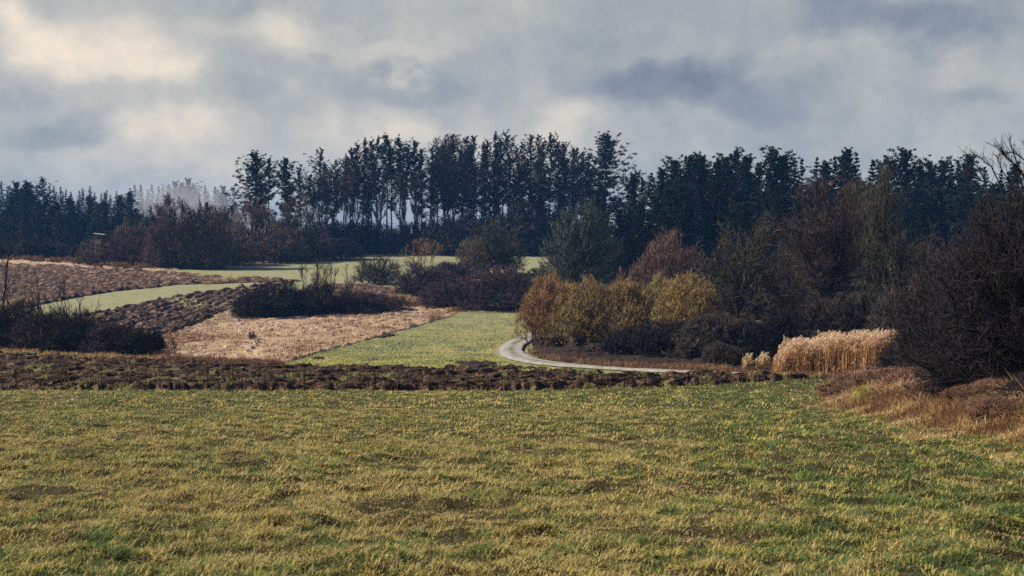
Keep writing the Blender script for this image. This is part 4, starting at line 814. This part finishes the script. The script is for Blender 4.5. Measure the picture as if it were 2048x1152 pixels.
# arched bramble canes over the dry grass, mossy mound, stump
def rock(mb, c, s, seed, n=14):
    rng = np.random.default_rng(seed); th = np.linspace(0, pi, n); ph = np.linspace(0, 2 * pi, 2 * n, endpoint=False); TH, PH = np.meshgrid(th, ph, indexing='ij')
    U = np.stack([np.sin(TH) * np.cos(PH), np.sin(TH) * np.sin(PH), np.cos(TH)], -1); r = 1 + .16 * lumpy(U.reshape(-1, 3), rng, 9, 3.0).reshape(n, 2 * n)
    V = (U * r[..., None] * s + c).reshape(-1, 3); T = []
    for i in range(n - 1):
        for j in range(2 * n):
            a, b = i * 2 * n + j, i * 2 * n + (j + 1) % (2 * n); T += [(a, a + 2 * n, b + 2 * n), (a, b + 2 * n, b)]
    mb.add(V, T, .5)
g = ground(1732, 41); e = empty('mossy_mound', g, 'rounded moss-covered mound with dark hollow at the bank edge', 'mound')
mb = MB(); rock(mb, np.array([0, 0, .12]), np.array([.42, .4, .42]), 3, 18); mb.build('moss_body', M['moss'], e, True)
mb = MB(); rg = np.random.default_rng(8); u = rdir(rg, 2600); u[:, 2] = np.abs(u[:, 2]); p = u * [.40, .38, .40] + [0, 0, .12]; ribbons(mb, p, p + nrm(u + rdir(rg, 2600) * .7 + [-.3, 0, -.5]) * .12, .014, np.clip(.45 + rg.normal(0, .12, 2600), 0, 1), rg); mb.build('moss_strands', M['grass'], e)
g = ground(1738, 66); e = empty('tree_stump', g, 'short dark broken stump between the meadow and the brambles', 'stump')
mb = MB(); tube(mb, np.array([[0, 0, -.2], [.03, 0, .25], [.0, .02, .55], [-.04, 0, .72]]), [.24, .17, .15, .11], .1, 9); mb.build('stump_body', M['bark_dark'], e)
mb = MB(); tube(mb, np.array([[0, 0, .45], [.12, 0, .62], [.17, 0, .85]]), [.05, .035, .02], .1, 5); mb.build('snag', M['bark_dark'], e)

# ------------------------------------------------------------------ molehills
MG = 'molehills along the lower lawn edge'
mh = [(925, 727, .5), (938, 731, .45), (948, 729, .65), (960, 733, .5), (945, 735, .6), (968, 727, .45), (912, 734, .35), (982, 728, .4), (985, 733, .35), (900, 732, .3), (1008, 735, .4), (1022, 733, .35), (1038, 737, .4), (1060, 736, .35), (1083, 737, .35), (770, 673, .5), (778, 671, .5), (764, 675, .35), (784, 670, .3), (637, 717, .42)]
mh = sorted(mh)
for i, (px, py, s) in enumerate(mh):
    x, d = P2W(px, py); mb = MB(); rock(mb, np.array([0, 0, 0]), np.array([s * 1.15, s * 1.0, s * .45]), 50 + i, 9)
    o = mb.build('molehill', M['mole'], None, True); o.location = (float(x), float(d), float(H(x, d)) - .02)
    lb = 'lone small dark molehill at the left of the valley lawn' if px == 637 else (f'{ORD[i - 1]} molehill from the left in the group by the tan meadow edge' if px < 800 else f'{ORD[i - 5]} molehill from the left in the row above the ploughed strip')
    tag(o, lb, 'molehill', MG)

# ------------------------------------------------------------------ hunting stand
d = 300.0; g = ground(197, d); zt = topH(197, d, 467); zb = topH(197, d, 488)
st = empty('hunting_stand', g, 'wooden raised hunting stand with pale sloping roof at the wood edge', 'hunting stand')
def rx(a): c, s = math.cos(a), math.sin(a); return [[c, 0, s], [0, 1, 0], [-s, 0, c]]
mb = MB(); box(mb, (.25, 0, zt - .12), (2.3, 1.9, .10), .6, rx(.12)); mb.build('roof', M['sheet'], st)
bm = MB(); hgt = .95
for (cx, cy, sx, sy) in ((0, -.68, 1.35, .06), (0, .68, 1.35, .06), (-.68, 0, .06, 1.3), (.68, 0, .06, 1.3)):
    nb = 7
    for j in range(nb):
        t_ = (j + .5) / nb - .5; box(bm, (cx + (t_ * sx if sx > sy else 0), cy + (t_ * sy if sy > sx else 0), zb + hgt / 2), ((sx / nb * .92) if sx > sy else sx, (sy / nb * .92) if sy > sx else sy, hgt), .3 + .1 * (j * 37 % 7))
bm.build('cabin_wall', M['wood'], st)
mb = MB(); box(mb, (0, 0, zb - .04), (1.4, 1.4, .07), .3); mb.build('floor_board', M['wood'], st)
for sx in (-1, 1):
    for sy in (-1, 1):
        mb = MB(); tube(mb, np.array([[sx * 1.0, sy * 1.0, -.4], [sx * .62, sy * .62, zb], [sx * .60, sy * .60, zt - .2 - sx * .1]]), [.08, .07, .06], .25, 6); mb.build('leg', M['wood'], st)
mb = MB()
for k_ in range(9): box(mb, (.0, -.95 - .06 * (9 - k_) * .6, .3 + k_ * (zb - .4) / 9), (.5, .05, .05), .4)
for sx in (-.27, .27): tube(mb, np.array([[sx, -1.5, -.2], [sx, -.75, zb]]), [.04, .04], .4, 5)
mb.build('ladder', M['wood'], st)

# ------------------------------------------------------------------ air: mist over the far wood, added blue haze
HAZE = .00015
def volume_mat(name, color, density, noise_=None):
    m = bpy.data.materials.new(name); m.use_nodes = True; N = m.node_tree.nodes; L = m.node_tree.links; N.clear()
    o = N.new('ShaderNodeOutputMaterial'); v = N.new('ShaderNodeVolumePrincipled'); v.inputs['Color'].default_value = (*color, 1); v.inputs['Density'].default_value = density; v.inputs['Anisotropy'].default_value = 0.0
    L.new(v.outputs[0], o.inputs['Volume'])
    if noise_:
        tc = N.new('ShaderNodeTexCoord'); ln = N.new('ShaderNodeVectorMath'); ln.operation = 'LENGTH'; L.new(tc.outputs['Object'], ln.inputs[0])
        n = N.new('ShaderNodeTexNoise'); n.inputs['Scale'].default_value = noise_; n.inputs['Detail'].default_value = 3; L.new(tc.outputs['Object'], n.inputs['Vector'])
        s = N.new('ShaderNodeMath'); s.operation = 'MULTIPLY_ADD'; L.new(n.outputs['Fac'], s.inputs[0]); s.inputs[1].default_value = .9; L.new(ln.outputs['Value'], s.inputs[2])
        mr = N.new('ShaderNodeMapRange'); mr.interpolation_type = 'SMOOTHSTEP'; mr.inputs[1].default_value = 1.30; mr.inputs[2].default_value = .30; mr.inputs[3].default_value = 0; mr.inputs[4].default_value = density
        L.new(s.outputs[0], mr.inputs[0]); L.new(mr.outputs[0], v.inputs['Density'])
    return m
def mist(px, d, py, sx, sy, sz, dens, label):
    mb = MB(); rock(mb, np.zeros(3), np.array([1, 1, 1.]), 77, 12); o = mb.build('mist', volume_mat('mist', (.86, .90, 1.0), dens, 1.6), None, True)
    o.location = (X(px, d), d, CZ + (YH - py) / F * d); o.scale = (sx, sy, sz); tag(o, label, 'mist', None, 'stuff')
mist(372, 438, 410, 30, 22, 12.5, .07, 'pale mist drifting among the far conifers')
mb = MB(); box(mb, (0, 1125, 20), (3020, 2560, 92)); hz = mb.build('haze', volume_mat('haze', (.17, .47, 1.0), HAZE)); tag(hz, 'thin blue haze added over the valley to lift the darks', 'haze', None, 'stuff')  # blue volume added to lift the black tones towards navy
